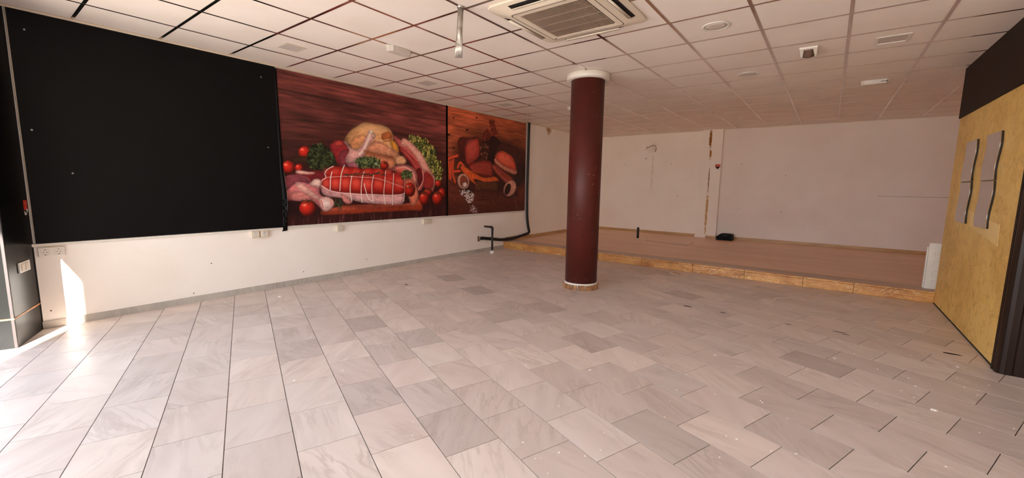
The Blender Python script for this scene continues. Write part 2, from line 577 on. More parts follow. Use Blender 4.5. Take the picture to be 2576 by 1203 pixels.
for r in range(-6, 30):
    s0 = -1.045 + ROW * r
    for k in range(-16, 22):
        a = T0 + DRIFT * r + PITCHT / 2 * (r % 2) + PITCHT * k
        quad = [(a + GAP, s0 + GAP), (a + PITCHT - GAP, s0 + GAP), (a + PITCHT - GAP, s0 + ROW - GAP), (a + GAP, s0 + ROW - GAP)]
        w = [(t1.x * t + t2.x * s, t1.y * t + t2.y * s) for t, s in quad]
        c = (sum(p[0] for p in w) / 4, sum(p[1] for p in w) / 4)
        pl = list(planes)
        if c[1] > 4.44: pl = pl + [(1, 0, XR)]
        q = clipped(w, pl)
        if not q: continue
        full = len(q) == 4 and abs(area(q) - area(w)) < 1e-6
        px = [in_view((p[0], p[1], 0), 400) for p in q]
        vis = any(in_view((p[0], p[1], 0), 0) for p in q)
        pa = area(px) if all(px) and vis else 0.0
        tiles.append((pa, r, k, c, q, full))
tiles.sort(key=lambda t: -t[0])
shared = MB().box((-PITCHT / 2 + GAP, -ROW / 2 + GAP, -0.012), (PITCHT / 2 - GAP, ROW / 2 - GAP, 0))
tile_me = None
rest = MB()
rng = random.Random(5)
for n, (pa, r, k, c, q, full) in enumerate(tiles):
    tone = TONE.get((r, k), rng.choice((0.9, 0.94, 0.97, 1.0, 1.0, 1.03)))
    if n < 300 and pa > 0:
        if full and tile_me is not None:
            o = MB.link(tile_me, 'floor_tile', floor)
            o.location = (c[0], c[1], 0); o.rotation_euler = (0, 0, math.atan2(t1.y, t1.x))
        elif full:
            o = shared.build('floor_tile', M['floor'], floor)
            tile_me = o.data
            o.location = (c[0], c[1], 0); o.rotation_euler = (0, 0, math.atan2(t1.y, t1.x))
        else:
            o = MB().prism([(p[0] - c[0], p[1] - c[1]) for p in q], -0.012, 0).build('floor_tile', M['floor'], floor)
            o.location = (c[0], c[1], 0)
        o.color = (tone, tone, tone * (0.985 if tone > 1 else 1.0), 1)
    else:
        rest.prism(q, -0.012, 0)
rest.build('far_floor_tiles', M['floor'], floor, kind='stuff')
# gouges, scuffs and specks on the floor
for i, (x, y, l, w_) in enumerate([(-1.139, 4.773, .10, .035), (-0.782, 4.768, .06, .022), (-0.205, 4.767, .06, .016), (0.19, 4.805, .12, .016), (0.233, 4.759, .07, .014),
                                   (0.909, 4.74, .12, .04), (-4.281, 3.423, .07, .025)]):
    pts = []
    for j in range(10):
        a = j * math.pi / 5; rr = 0.5 * (0.8 + 0.3 * rng.random())
        pts.append((x + l * rr * math.cos(a), y + w_ * rr * math.sin(a)))
    MB().prism(pts, -0.002, 0.0008).build('gouge', M['hole'], floor)
MB().prism([(-0.488, 5.49), (-0.47, 5.53), (-0.40, 5.865), (-0.23, 6.03), (-0.24, 6.0), (-0.39, 5.83), (-0.455, 5.50)], 0.0, 0.0012).build('scuff', M['speck'], floor)
sp = MB()
for i in range(420):
    x, y = rng.uniform(-4.4, 1.0), rng.uniform(0.9, 6.6)
    rr = rng.uniform(0.002, 0.006) * (2.0 if rng.random() < .06 else 1)
    sp.prism([(x + rr * rng.uniform(.6, 1.3) * math.cos(a), y + rr * rng.uniform(.6, 1.3) * math.sin(a)) for a in (0, 1.2, 2.5, 3.7, 5.0)], 0.0, 0.0025)
sp.build('paint_specks', M['speck'], floor, kind='stuff')

# raised platform at the back with its stone step
platform = MB().box((XW, YS + 0.03, -0.05), (XE, YB, ZP - 0.002)).build('floor_platform', M['deck'], kind='structure')
platform['label'] = 'low brown floored platform across the back of the room'
cuts = [XW, -4.55, -3.85, -3.184, -2.4, -1.591, -0.88, -0.179, 0.355, XR]
for i in range(len(cuts) - 1):
    dz = rng.uniform(-0.003, 0.003); dy = rng.uniform(-0.004, 0.004)
    MB().box((cuts[i] + .002, YS + dy, 0.0), (cuts[i + 1] - .002, YS + 0.03, 0.110 + dz)).build('riser_stone', M['stone'], platform, bevel=0.004)
    MB().box((cuts[i] + .002, YS - 0.010 + dy, 0.113 + dz), (cuts[i + 1] - .002, YS + 0.05, ZP + dz * .3)).build('nosing_stone', M['stone'], platform, bevel=0.006)
    MB().box((cuts[i] + .001, YS + 0.05, ZP - 0.02), (cuts[i + 1] - .001, YS + 0.36, ZP + 0.0015)).build('tread_stone', M['tread'], platform)

MB().tube(smooth_path([(-3.16, 9.14, ZP), (-2.6, 9.02, ZP), (-2.288, 8.942, ZP), (-2.223, 9.083, ZP), (-2.252, 9.558, ZP)], 6), 0.008, 6).build('repair_seam', M['tread'], platform)
# ceiling: backing, tiles and polished tee bars
ceiling = MB().prism(CEIL, ZC + 0.006, ZC + 0.16).build('ceiling', M['ceiling'], kind='structure')
ceiling['label'] = 'suspended ceiling of pale square tiles in polished tee bars'
GX, GY, GX0, GY0 = 0.6, 0.593, -5.3863, 0.7388
cplanes = outline(YB)
ctile_me = None
for i in range(0, 17):
    for j in range(-8, 18):
        w = [(GX0 + GX * i + .002, GY0 + GY * j + .002), (GX0 + GX * (i + 1) - .002, GY0 + GY * j + .002), (GX0 + GX * (i + 1) - .002, GY0 + GY * (j + 1) - .002),
             (GX0 + GX * i + .002, GY0 + GY * (j + 1) - .002)]
        c = ((w[0][0] + w[2][0]) / 2, (w[0][1] + w[2][1]) / 2)
        pl = list(cplanes)
        if 4.5 < c[1] < YS: pl = pl + [(1, 0, XR)]
        q = clipped(w, pl)
        if not q or not any(in_view((p[0], p[1], ZC), 120) for p in q): continue
        if len(q) == 4 and abs(area(q) - area(w)) < 1e-6:
            if ctile_me is None:
                o = MB().box((-GX / 2 + .002, -GY / 2 + .002, 0), (GX / 2 - .002, GY / 2 - .002, 0.012)).build('ceiling_tile', M['ceiling'], ceiling)
                ctile_me = o.data
            else:
                o = MB.link(ctile_me, 'ceiling_tile', ceiling)
        else:
            o = MB().prism([(p[0] - c[0], p[1] - c[1]) for p in q], 0, 0.012).build('ceiling_tile', M['ceiling'], ceiling)
        o.location = (c[0], c[1], ZC + 0.003)
B2 = 0.012
for i in range(1, 17):
    x = GX0 + GX * i
    q = clipped([(x - B2, -4), (x + B2, -4), (x + B2, 12), (x - B2, 12)], cplanes)
    if q:
        ys = [p[1] for p in q]
        if XR < x < XE:
            for y0, y1 in ((min(ys), 4.4), (YS + .02, YB)): MB().box((x - B2, y0, ZC), (x + B2, y1, ZC + 0.0035)).build('main_tee', M['tee'], ceiling)
        else:
            MB().prism(q, ZC, ZC + 0.0035).build('main_tee', M['tee'], ceiling)
for j in range(-8, 17):
    y = GY0 + GY * j
    q = clipped([(-9, y - B2), (9, y - B2), (9, y + B2), (-9, y + B2)], cplanes + ([(1, 0, XR)] if 4.4 < y < YS + .02 else []))
    if q: MB().prism(q, ZC + 0.0004, ZC + 0.0037).build('cross_tee', M['tee'], ceiling)
# walls
wall_left = MB().box((XW - 0.12, -0.2, -0.05), (XW, YB + 0.1, ZC + 0.14)).build('wall_left', M['wall'], kind='structure')
for y, z in ((1.62, 0.40), (1.44, 0.10), (2.62, 0.15), (3.55, 0.19), (0.41, 0.15), (4.9, 0.16), (5.7, 0.31), (8.9, 1.7), (8.95, 1.72), (8.3, 0.95), (8.15, 0.62)):
    o = MB().lathe([(0.006, -0.001), (0.006, 0.0008)], n=8).build('nail_hole', M['hole'], wall_left)
    o.matrix_parent_inverse = Matrix.Identity(4)
    o.location = (XW, y, z); o.rotation_euler = (0, math.pi / 2, 0)
wb = MB()
wb.box((XW - 0.12, YB, -0.05), (-2.28, YB + 0.12, ZC + 0.14))
wb.box((-2.28, YB, -0.05), (XE + 0.12, YB + 0.12, ZC + 0.14))
wall_back = wb.build('wall_back', [M['wall_back_l'], M['wall_back_r']], kind='structure')
for p in wall_back.data.polygons:
    p.material_index = 0 if p.center.x < -2.28 - 1e-4 else 1
for x, z in ((-1.64, 1.86), (-0.78, 1.60), (-0.80, 0.82), (-1.62, 0.86), (-3.0, 1.1), (-4.4, 1.9), (-3.2, 1.9)):
    o = MB().lathe([(0.008, -0.001), (0.008, 0.0008)], n=8).build('nail_hole', M['hole'], wall_back)
    o.matrix_parent_inverse = Matrix.Identity(4)
    o.location = (x, YB, z); o.rotation_euler = (math.pi / 2, 0, 0)
o = MB().box((0.75, YB - 0.0012, 1.20), (1.8, YB, 1.204)).build('hairline_crack', M['trim_brown'], wall_back)
pil = MB().box((-2.50, YB - 0.10, ZP), (-2.05, YB, ZC)).build('wall_pilaster', M['pilaster'], kind='structure')
pil['label'] = 'shallow pale pilaster with flaking ochre stripe on the back wall'
MB().box((-2.515, YB - 0.115, ZP), (-2.27, YB - 0.1, ZP + 0.05)).build('plinth', M['pilaster'], pil)
MB().box((-2.265, YB - 0.112, ZP), (-2.05, YB - 0.1, ZP + 0.055)).build('skirting_tile', M['ochre_base'], pil)
wall_alcove = MB().box((XA, YS + 0.03, ZP - .1), (XA + 0.12, YB, ZC)).build('wall_right_back', M['wall_back_r'], kind='structure')
wall_far = MB().box((XE, -4.5, -0.05), (XE + 0.12, YB + 0.12, ZC + 0.14)).build('wall_right_far', M['wall_white'], kind='structure')
wall_right = MB().box((XR, 4.562, 0.0), (XE, YS + 0.03, 2.115)).build('wall_right', M['ochre'], kind='structure')
wall_right['label'] = 'partition clad in ochre marbled vinyl with dark wood header'
MB().box((XR - 0.012, 4.40, 2.116), (XE - .01, YS + 0.045, ZC)).build('header_panel', M['header'], wall_right)
MB().box((XR - 0.004, 4.565, 0.0), (XR + .001, YS + 0.02, 0.012)).build('shadow_gap', M['hole'], wall_right)
MB().add([(XR - 0.0015, 5.83, 1.12), (XR - 0.0015, 4.93, 1.05), (XR - 0.0015, 4.90, 0.88), (XR - 0.0015, 5.78, 0.985), (XR + .001, 5.83, 1.12), (XR + .001, 4.93, 1.05),
          (XR + .001, 4.90, 0.88), (XR + .001, 5.78, 0.985)], [(0, 1, 2, 3), (7, 6, 5, 4), (0, 4, 5, 1), (1, 5, 6, 2), (2, 6, 7, 3), (3, 7, 4, 0)]).build('pale_patch', M['patch'], wall_right)
# shop front behind the camera
wf = MB()
wf.fbox(0.0, U_OPEN, -0.3, 0.0, Z_OPEN, ZC + 0.14)
wf.fbox(U_OPEN, 10.3, -0.3, 0.0, -0.05, ZC + 0.14)
wf.fbox(-0.9, 0.0, -0.35, -0.02, ZC - 0.05, ZC + 0.14)
wall_front = wf.build('wall_front', M['wall_white'], kind='structure')
cut_slab = MB().fbox(-1.5, 12.0, -0.86, -0.3, 2.66, 2.9).build('sun_cut_slab', M['stucco'], kind='structure')  # added slab out of view, its edge cuts off the top of the sun strip
# added unseen wall whose outer edge narrows the sun strip on the left wall
b0 = Vector((XW, 0.572, 0)); sd = Vector((-SUN.x, -SUN.y, 0)).normalized()
ub = (fac(U_OPEN + .1, 0) - b0).dot(-F1) / sd.dot(-F1)
edge = b0 + sd * ub
s_edge = (edge - P0).dot(F2)
MB().fbox(U_OPEN + .1, U_OPEN + 4, s_edge, -0.3, -0.05, 7.0).build('sun_block_wall', M['stucco'], kind='structure')
MB().fbox(-9.0, -0.9, -6.0, -0.36, -0.05, 0.0).build('pavement', M['pavement'], kind='structure')
g = MB()
g.fbox(-40, 46, -60, -0.3, -0.30, -0.02)
g.build('street_ground', M['pavement'], kind='structure')
# trims and skirtings
MB().box((XW, 0.345, ZC - 0.018), (XW + 0.022, YB, ZC)).build('trim_1', M['ivory'], kind='structure')
MB().box((XW, 0.345, 0.718), (XW + 0.016, 7.5, 0.742)).build('trim_2', M['white_pl'], kind='structure', bevel=0.003)
MB().box((XW, YB - 0.02, ZC - 0.012), (XE, YB, ZC)).build('trim_3', M['ivory'], kind='structure')
bl = empty('baseboard_left', (XW, 0.35, 0), kind='structure')
js = [0.35, 1.291, 2.277, 3.27, 4.255, 5.09, 5.917, 6.79]
for i in range(len(js) - 1):
    MB().box((XW, js[i] + .001, 0), (XW + 0.012 + rng.uniform(0, .002), js[i + 1] - .001, 0.066 + rng.uniform(-.002, .002))).build('skirting_tile', M['skirt'], bl)
js = [6.86, 7.64, 8.4, 9.2, 10.0, YB - .013]
for i in range(len(js) - 1):
    MB().box((XW, js[i] + .001, ZP), (XW + 0.014, js[i + 1] - .001, ZP + (0.088 if i == 0 else 0.068))).build('ochre_skirting_tile', M['ochre_base'], bl)
bb = empty('baseboard_back', (0, YB, ZP), kind='structure')
for x0, x1, n in ((XW, -2.515, 4), (-2.05, XE, 6)):
    for i in range(n):
        MB().box((x0 + (x1 - x0) * i / n + .001, YB - 0.012, ZP), (x0 + (x1 - x0) * (i + 1) / n - .001, YB, ZP + 0.062 + rng.uniform(-.001, .002))).build('ochre_skirting_tile', M['ochre_base'], bb)

# ------------------------------------------------------------------ column, pillar, post
CC = (-2.48, 4.80)
col = empty('column', (CC[0], CC[1], 0), 'round dark brown column standing in the middle of the room', 'column')
MB().lathe([(0.203, 0.05), (0.203, ZC - 0.03)], CC, 56).build('shaft', M['column'], col)
MB().lathe([(0.212, ZC - 0.075), (0.25, ZC - 0.07), (0.258, ZC - 0.06), (0.258, ZC - 0.004), (0.25, ZC), (0.2, ZC)], CC, 56).build('collar', M['white_pl'], col)
MB().lathe([(0.214, 0.0), (0.216, 0.070), (0.213, 0.081), (0.205, 0.085)], CC, 56).build('mortar_ring', M['white_pl'], col)
nb = 15
for i in range(nb):
    a0, a1 = 2 * math.pi * i / nb + 0.022, 2 * math.pi * (i + 1) / nb - 0.022
    h = 0.066 + rng.uniform(-0.003, 0.003)
    outer = [(CC[0] + 0.225 * math.cos(a0 + (a1 - a0) * k / 3), CC[1] + 0.225 * math.sin(a0 + (a1 - a0) * k / 3)) for k in range(4)]
    inner = [(CC[0] + 0.212 * math.cos(a1 - (a1 - a0) * k / 3), CC[1] + 0.212 * math.sin(a1 - (a1 - a0) * k / 3)) for k in range(4)]
    MB().prism(outer + inner, 0.0, h).build('base_tile', M['plinth'], col)

pillar = empty('clad_pillar', fac(-0.25, -0.17), 'black panelled pillar at the left end of the shop front', 'pillar')
MB().fbox(-0.497, -0.004, -0.34, -0.004, 0, ZC).build('core', M['black'], pillar)
MB().fbox(-0.497, -0.012, -0.006, 0.0, 0.236, ZC - .001).build('upper_panel', M['black_clad'], pillar)
MB().fbox(-0.497, -0.012, -0.006, 0.0, 0.0, 0.222).build('lower_panel', M['black_clad'], pillar)
MB().fbox(-0.006, 0.0, -0.34, -0.012, 0.236, ZC - .001).build('upper_panel', M['black_clad'], pillar)
MB().fbox(-0.006, 0.0, -0.34, -0.012, 0.0, 0.222).build('lower_panel', M['black_clad'], pillar)
MB().fbox(-0.016, 0.002, -0.016, 0.002, 0.0, ZC - .001).build('edge_trim', M['trim_brown'], pillar, bevel=0.002)
MB().fbox(-0.497, 0.003, -0.004, 0.0035, 0.224, 0.235).build('wood_strip', M['tape'], pillar)
MB().fbox(-0.004, 0.0035, -0.34, 0.0035, 0.224, 0.235).build('wood_strip', M['tape'], pillar)
MB().fbox(-0.502, -0.492, -0.004, 0.004, 0.0, ZC - .02).build('corner_bead', M['trim_brown'], pillar)

post = empty('corner_post', (1.16, 4.49, 0), 'dark brown ribbed wooden post at the end of the ochre partition', 'post')
prof = [(1.094, 4.558), (1.080, 4.553), (1.075, 4.535), (1.080, 4.515), (1.087, 4.505), (1.080, 4.495), (1.078, 4.475), (1.084, 4.452), (1.098, 4.437), (1.118, 4.432), (1.155, 4.434),
        (1.160, 4.440), (1.166, 4.434), (1.24, 4.436), (1.24, 4.558)]
MB().prism(prof, 0.0, 2.115).build('shaft', M['brown_post'], post)
MB().box((1.242, 4.45, 0.0), (XE - .01, 4.56, 2.115)).build('wall_right_return', M['brown_post'], kind='structure')

# ------------------------------------------------------------------ left wall: black board, sockets
XB = XW + 0.016
board = empty('black_board', (XW, 1.39, 0.745), 'large black vinyl covered board on the left wall beside the poster', 'board')
MB().box((XW + .0005, 0.372, 0.745), (XB, 2.392, 2.634)).build('panel', M['black_vinyl'], board, bevel=0.002)
MB().box((XW + .0005, 0.363, 0.745), (XW + 0.018, 0.371, 2.634)).build('edge_strip', M['metal_trim'], board)
for y, z in ((0.458, 2.489), (0.43, 1.692), (2.235, 2.486), (2.269, 1.698), (0.638, 1.344)):
    o = MB().lathe([(0.008, 0.0), (0.007, 0.003), (0.004, 0.005)], n=12).build('screw', M['steel'], board)
    o.matrix_parent_inverse = wm(board).inverted()
    o.location = (XB, y, z); o.rotation_euler = (0, math.pi / 2, 0)
# loose vinyl edge curling off, pale underside showing, tail hanging below the rail
rg, rg2 = [], []
for k in range(25):
    t = k / 24; z = 2.62 - t * 1.92
    lift = 0.004 + 0.05 * math.exp(-((z - 1.12) / 0.22) ** 2)
    w_ = 0.012 + 0.022 * t
    y0 = 2.392 + 0.012 * t
    rg.append([(XB + 0.002, y0 - 0.01, z), (XB + lift, y0 + w_, z), (XB + lift - .0015, y0 + w_, z), (XB, y0 - 0.01, z)])
    if 0.85 < z < 1.45:
        rg2.append([(XB + lift + .001, y0 + w_ + .002, z), (XB + lift * .3, y0 + w_ + 0.018 * math.sin((z - .85) / .6 * math.pi), z),
                    (XB + lift * .3 - .001, y0 + w_ + 0.018 * math.sin((z - .85) / .6 * math.pi), z), (XB + lift - .001, y0 + w_ + .002, z)])
MB().rings(rg, True, True).build('loose_edge', M['black_vinyl'], board)
MB().rings(rg2, True, True).build('curled_underside', M['white_pl'], board)
tail = MB()
tail.rings([[(XB + .004, 2.385, .76), (XB + .004, 2.435, .76), (XB + .002, 2.435, .76), (XB + .002, 2.385, .76)],
            [(XB + .008, 2.385, .72), (XB + .008, 2.433, .72), (XB + .006, 2.433, .72), (XB + .006, 2.385, .72)],
            [(XB + .012, 2.368, .695), (XB + .012, 2.418, .70), (XB + .010, 2.418, .70), (XB + .010, 2.368, .695)]], True, False)
tail.build('hanging_tail', M['black_vinyl'], board)


def outlet(parent, y, z, x, r=0.027):
    """round recess with two pin holes and earth clips, facing +x"""
    def put(mb, name, m, dy=0, dz=0, dx=0, par=None):
        o = mb.build(name, m, par or parent)
        o.location = (x + dx, y + dy, z + dz); o.rotation_euler = (0, math.pi / 2, 0)
        return o
    face = put(MB().lathe([(r, 0), (r, 0.002), (r * .88, 0.004), (r * .80, 0.001), (r * .78, 0.0005)], n=24), 'outlet_face', M['white_pl'])
    for dy in (-0.0095, 0.0095): put(MB().lathe([(0.0034, 0.0), (0.0034, 0.0016)], n=8), 'pin_hole', M['hole'], dy, par=face)
    for dz in (-r * .72, r * .72): put(MB().box((-0.002, -0.005, 0.0), (0.002, 0.005, 0.004)), 'earth_clip', M['hole'], 0, dz, par=face)


def socket_box(name, y, z, w, h, d, n, label, wall_x=XW, m='ivory'):
    root = empty(name, (wall_x, y, z), label, 'socket', 'power sockets on the left wall')
    MB().box((wall_x, y - w / 2, z - h / 2), (wall_x + d, y + w / 2, z + h / 2)).build('housing', M[m], root, bevel=0.006, seg=3)
    for i in range(n):
        outlet(root, y + (i - (n - 1) / 2) * (w / n), z, wall_x + d, min(w / n, h) * .36)
    return root


s = socket_box('double_socket', 0.456, 0.668, 0.158, 0.078, 0.034, 2, 'flat white double socket under the black board beside the dark pillar', m='white_pl')
socket_box('wall_socket', 2.068, 0.682, 0.083, 0.083, 0.042, 1, 'left one of two ivory box sockets under the black board')
socket_box('wall_socket', 2.165, 0.682, 0.083, 0.083, 0.042, 1, 'right one of two ivory box sockets under the black board')
socket_box('wall_socket', 3.125, 0.681, 0.083, 0.083, 0.042, 1, 'single ivory box socket under the big meat poster')
socket_box('double_socket', 4.69, 0.680, 0.16, 0.082, 0.042, 2, 'ivory double box socket under the right end of the big meat poster')

# light switch and sticker on the pillar
sw = empty('light_switch', fac(-0.275, 0.002, 0.59), 'white double light switch on the dark pillar', 'switch')
swp = MB().fbox(-0.375, -0.178, 0.0, 0.010, 0.548, 0.632).build('plate', M['white_pl'], sw, bevel=0.003)
for u in (-0.305, -0.235): MB().fbox(u - .022, u + .022, 0.010, 0.014, 0.560, 0.618).build('rocker', M['ivory'], swp, bevel=0.002)
st = empty('alarm_sticker', fac(-0.47, 0, 1.05), 'red and white alarm company sticker on the dark pillar', 'sticker')
MB().fbox(-0.492, -0.425, 0.0005, 0.002, 1.035, 1.115).build('red_field', M['red'], st)
MB().fbox(-0.482, -0.435, 0.002, 0.0026, 1.085, 1.098).build('headline', M['orange_red'], st)
for k, w_ in enumerate((.034, .026, .030)):
    MB().fbox(-0.478, -0.478 + w_, 0.002, 0.0024, 1.068 - k * .011, 1.072 - k * .011).build('text_line', M['orange_red'], st)
def plate3(name, m, uv, s0, s1, parent):
    n = len(uv)
    v = [fac(u, s0, z) for u, z in uv] + [fac(u, s1, z) for u, z in uv]
    f = [tuple(range(n)), tuple(range(2 * n - 1, n - 1, -1))] + [(i, n + i, n + (i + 1) % n, (i + 1) % n) for i in range(n)]
    return MB().add(v, f).build(name, m, parent)
plate3('white_corner', M['white_pl'], [(-0.492, 1.032), (-0.455, 0.992), (-0.44, 0.992), (-0.425, 0.998), (-0.425, 1.030), (-0.455, 1.006)], 0.0005, 0.002, st)
plate3('black_arrow', M['black'], [(-0.480, 1.034), (-0.425, 1.034), (-0.455, 1.004)], 0.0005, 0.0018, st)
plate3('white_square', M['white_pl'], [(-0.49, 1.042), (-0.462, 1.042), (-0.462, 1.020), (-0.49, 1.020)], 0.002, 0.0028, st)
st2 = empty('alarm_sticker', (-2.11, YB - .1, 1.79), 'small orange and black alarm sticker on the back wall pilaster', 'sticker')
ys = YB - 0.1
MB().box((-2.170, ys - .002, 1.80), (-2.062, ys - .0005, 1.86)).build('orange_field', M['orange_red'], st2)
MB().box((-2.158, ys - .003, 1.826), (-2.085, ys - .002, 1.838)).build('text_line', M['red'], st2)
MB().add([(-2.170, ys - .002, 1.80), (-2.062, ys - .002, 1.80), (-2.116, ys - .002, 1.745), (-2.170, ys, 1.80), (-2.062, ys, 1.80), (-2.116, ys, 1.745)],
         [(0, 1, 2), (5, 4, 3), (0, 3, 4, 1), (1, 4, 5, 2), (2, 5, 3, 0)]).build('black_arrow', M['black'], st2)
for sx in (-1, 1):
    a, b, c = (-2.116 + sx * .054, 1.775), (-2.116 + sx * .054, 1.742), (-2.116 + sx * .012, 1.735)
    MB().add([(p[0], ys - .0018, p[1]) for p in (a, b, c)] + [(p[0], ys, p[1]) for p in (a, b, c)], [(0, 1, 2), (5, 4, 3), (0, 3, 4, 1), (1, 4, 5, 2), (2, 5, 3, 0)]).build('white_corner', M['white_pl'], st2)

# ------------------------------------------------------------------ ceiling fittings
AX, AY = -1.765, 3.05
ac = empty('cassette_air_conditioner', (AX, AY, ZC), 'cream square cassette air conditioner in the ceiling', 'air conditioner')


def rsq(h, r, z, n=5, c=(AX, AY)):
    pts = []
    for q, (sx, sy) in enumerate(((1, 1), (-1, 1), (-1, -1), (1, -1))):
        for k in range(n + 1):
            a = q * math.pi / 2 + k / n * math.pi / 2
            pts.append((c[0] + sx * (h - r) + r * math.cos(a), c[1] + sy * (h - r) + r * math.sin(a), z))
    return pts


MB().rings([rsq(.470, .07, ZC - .0002), rsq(.474, .07, ZC - .010), rsq(.470, .07, ZC - .016), rsq(.36, .05, ZC - .048), rsq(.345, .04, ZC - .052), rsq(.28, .01, ZC - .052),
            rsq(.272, .006, ZC - .044)], True, False).build('panel', M['ac'], ac)
MB().rings([rsq(.332, .03, ZC - .0522), rsq(.330, .03, ZC - .0535), rsq(.328, .03, ZC - .0535), rsq(.326, .03, ZC - .0522)], False, False).build('seam', M['ac_dark'], ac)
MB().box((AX - .272, AY - .272, ZC - .0445), (AX + .272, AY + .272, ZC - .0435)).build('filter', M['ac_dark'], ac)
gr = MB()
for k in range(52):
    x = AX - .265 + k * .53 / 51
    gr.box((x - .0016, AY - .272, ZC - .052), (x + .0016, AY + .272, ZC - .046))
for k in (1, 2, 3):
    y = AY - .272 + k * .136
    gr.box((AX - .272, y - .002, ZC - .0515), (AX + .272, y + .002, ZC - .047))
gr.build('grille', M['ac_grille'], ac)
for q in range(4):
    ca, sa = round(math.cos(q * math.pi / 2)), round(math.sin(q * math.pi / 2))
    def T(x, y, z): return (AX + ca * x - sa * y, AY + sa * x + ca * y, z)
    # opening lies on the sloping rim; flap hangs in it
    v = [T(-.26, .385, ZC - .043), T(.26, .385, ZC - .043), T(.275, .435, ZC - .0285), T(-.275, .435, ZC - .0285),
         T(-.26, .385, ZC - .038), T(.26, .385, ZC - .038), T(.275, .435, ZC - .0235), T(-.275, .435, ZC - .0235)]
    slot = MB().add(v, [(0, 1, 2, 3), (7, 6, 5, 4), (0, 4, 5, 1), (1, 5, 6, 2), (2, 6, 7, 3), (3, 7, 4, 0)]).build('air_slot', M['slot'], ac)
    fl = MB().rings([[T(-.25, .389, ZC - .044), T(-.25, .404, ZC - .050), T(-.25, .420, ZC - .0495), T(-.25, .419, ZC - .0475), T(-.25, .405, ZC - .047), T(-.25, .391, ZC - .042)],
                     [T(.25, .389, ZC - .044), T(.25, .404, ZC - .050), T(.25, .420, ZC - .0495), T(.25, .419, ZC - .0475), T(.25, .405, ZC - .047), T(.25, .391, ZC - .042)]], True, True)
    fl.build('louvre_flap', M['ac'], slot)
MB().box((AX - .305, AY + .295, ZC - .0545), (AX - .290, AY + .305, ZC - .0515)).build('indicator', M['ac_dark'], ac)


def vent(y, x, label):
    root = empty('ceiling_vent', (x, y, ZC), label, 'vent', 'square ceiling vents along the left wall')
    MB().rings([rsq(.104, .004, ZC + .001, 1, (x, y)), rsq(.104, .004, ZC - .003, 1, (x, y)), rsq(.094, .003, ZC - .004, 1, (x, y)), rsq(.092, .003, ZC + .001, 1, (x, y))], False, False).build('frame', M['ivory'], root)
    MB().box((x - .093, y - .093, ZC - .002), (x + .093, y + .093, ZC + .001)).build('core', M['vent'], root)
    for k in range(7):
        MB().box((x - .092, y - .085 + k * .0283 - .004, ZC - .0035), (x + .092, y - .085 + k * .0283 + .004, ZC - .0015)).build('slat', M['vent'], root)


vent(2.20, -4.49, 'square grey ceiling vent nearest the black board')
vent(3.985, -4.48, 'square grey ceiling vent above the middle of the big poster')
vent(5.76, -4.515, 'small square ceiling vent above the dried meat poster')


def emergency(x, y, along_y, label, lw=.27, ww=.105):
    root = empty('emergency_light', (x, y, ZC), label, 'light', 'white emergency lights on the ceiling')
    def ring(l, w, c, z):
        p = [(l - c, -w), (l, -w + c), (l, w - c), (l - c, w), (-l + c, w), (-l, w - c), (-l, -w + c), (-l + c, -w)]
        return [((x + b if along_y else x + a), (y + a if along_y else y + b), z) for a, b in p]
    l, w = lw / 2, ww / 2
    MB().rings([ring(l + .004, w + .004, .03, ZC - .0002), ring(l + .004, w + .004, .03, ZC - .006)], True, False).build('base', M['white_pl'], root)
    MB().rings([ring(l, w, .03, ZC - .006), ring(l - .002, w - .002, .03, ZC - .040), ring(l - .012, w - .012, .025, ZC - .050)], True, False).build('diffuser', M['diffuser'], root)
    return root


emergency(-3.615, 2.845, True, 'white emergency light between the hanging steel tube and black board')
e2 = emergency(0.33, 6.97, False, 'white emergency light near the dark wood header')
for k, w_ in enumerate((.012, .010, .016, .012)):
    x0 = 0.385 + k * .017
    MB().box((x0, 6.97 - .0535, ZC - .030), (x0 + w_, 6.97 - .0515, ZC - .022)).build('print_mark', M['trim_brown'], e2)
emergency(-3.70, 6.62, True, 'distant white emergency light half hidden behind the column')


def downlight(x, y, label):
    root = empty('round_downlight', (x, y, ZC), label, 'light', 'round recessed downlights')
    MB().lathe([(0.108, ZC + .001), (0.110, ZC - .004), (0.102, ZC - .007), (0.086, ZC - .005), (0.084, ZC + .001)], (x, y), 40, False).build('rim', M['white_pl'], root)
    MB().lathe([(0.085, ZC - .003), (0.06, ZC - .0045), (0.001, ZC - .005)], (x, y), 40, True).build('diffuser', M['diffuser'], root)


downlight(-0.885, 3.985, 'large round white downlight near the air conditioner')
downlight(-0.89, 5.80, 'round white downlight farther back towards the platform')
sqd = empty('square_downlight', (0.33, 5.19, ZC), 'square recessed ceiling light above the ochre partition side', 'light')
MB().rings([rsq(.120, .004, ZC + .001, 1, (.33, 5.19)), rsq(.120, .004, ZC - .004, 1, (.33, 5.19)), rsq(.098, .003, ZC - .006, 1, (.33, 5.19)), rsq(.096, .003, ZC + .001, 1, (.33, 5.19))], False, False).build('frame', M['white_pl'], sqd)
MB().box((.33 - .097, 5.19 - .097, ZC - .0015), (.33 + .097, 5.19 + .097, ZC + .001)).build('diffuser', M['vent'], sqd)
sen = empty('motion_sensor', (-0.28, 5.12, ZC), 'boxy white motion sensor with brown lens on the ceiling', 'sensor')
pv = [[(-.352, 5.02, ZC), (-.208, 5.02, ZC), (-.208, 5.02, ZC - .016), (-.352, 5.02, ZC - .016)],
      [(-.350, 5.14, ZC), (-.210, 5.14, ZC), (-.216, 5.13, ZC - .062), (-.344, 5.13, ZC - .062)],
      [(-.345, 5.19, ZC), (-.215, 5.19, ZC), (-.222, 5.18, ZC - .066), (-.338, 5.18, ZC - .066)]]
MB().rings(pv, True, False).build('housing', M['white_pl'], sen, bevel=0.003)
ln_ = []
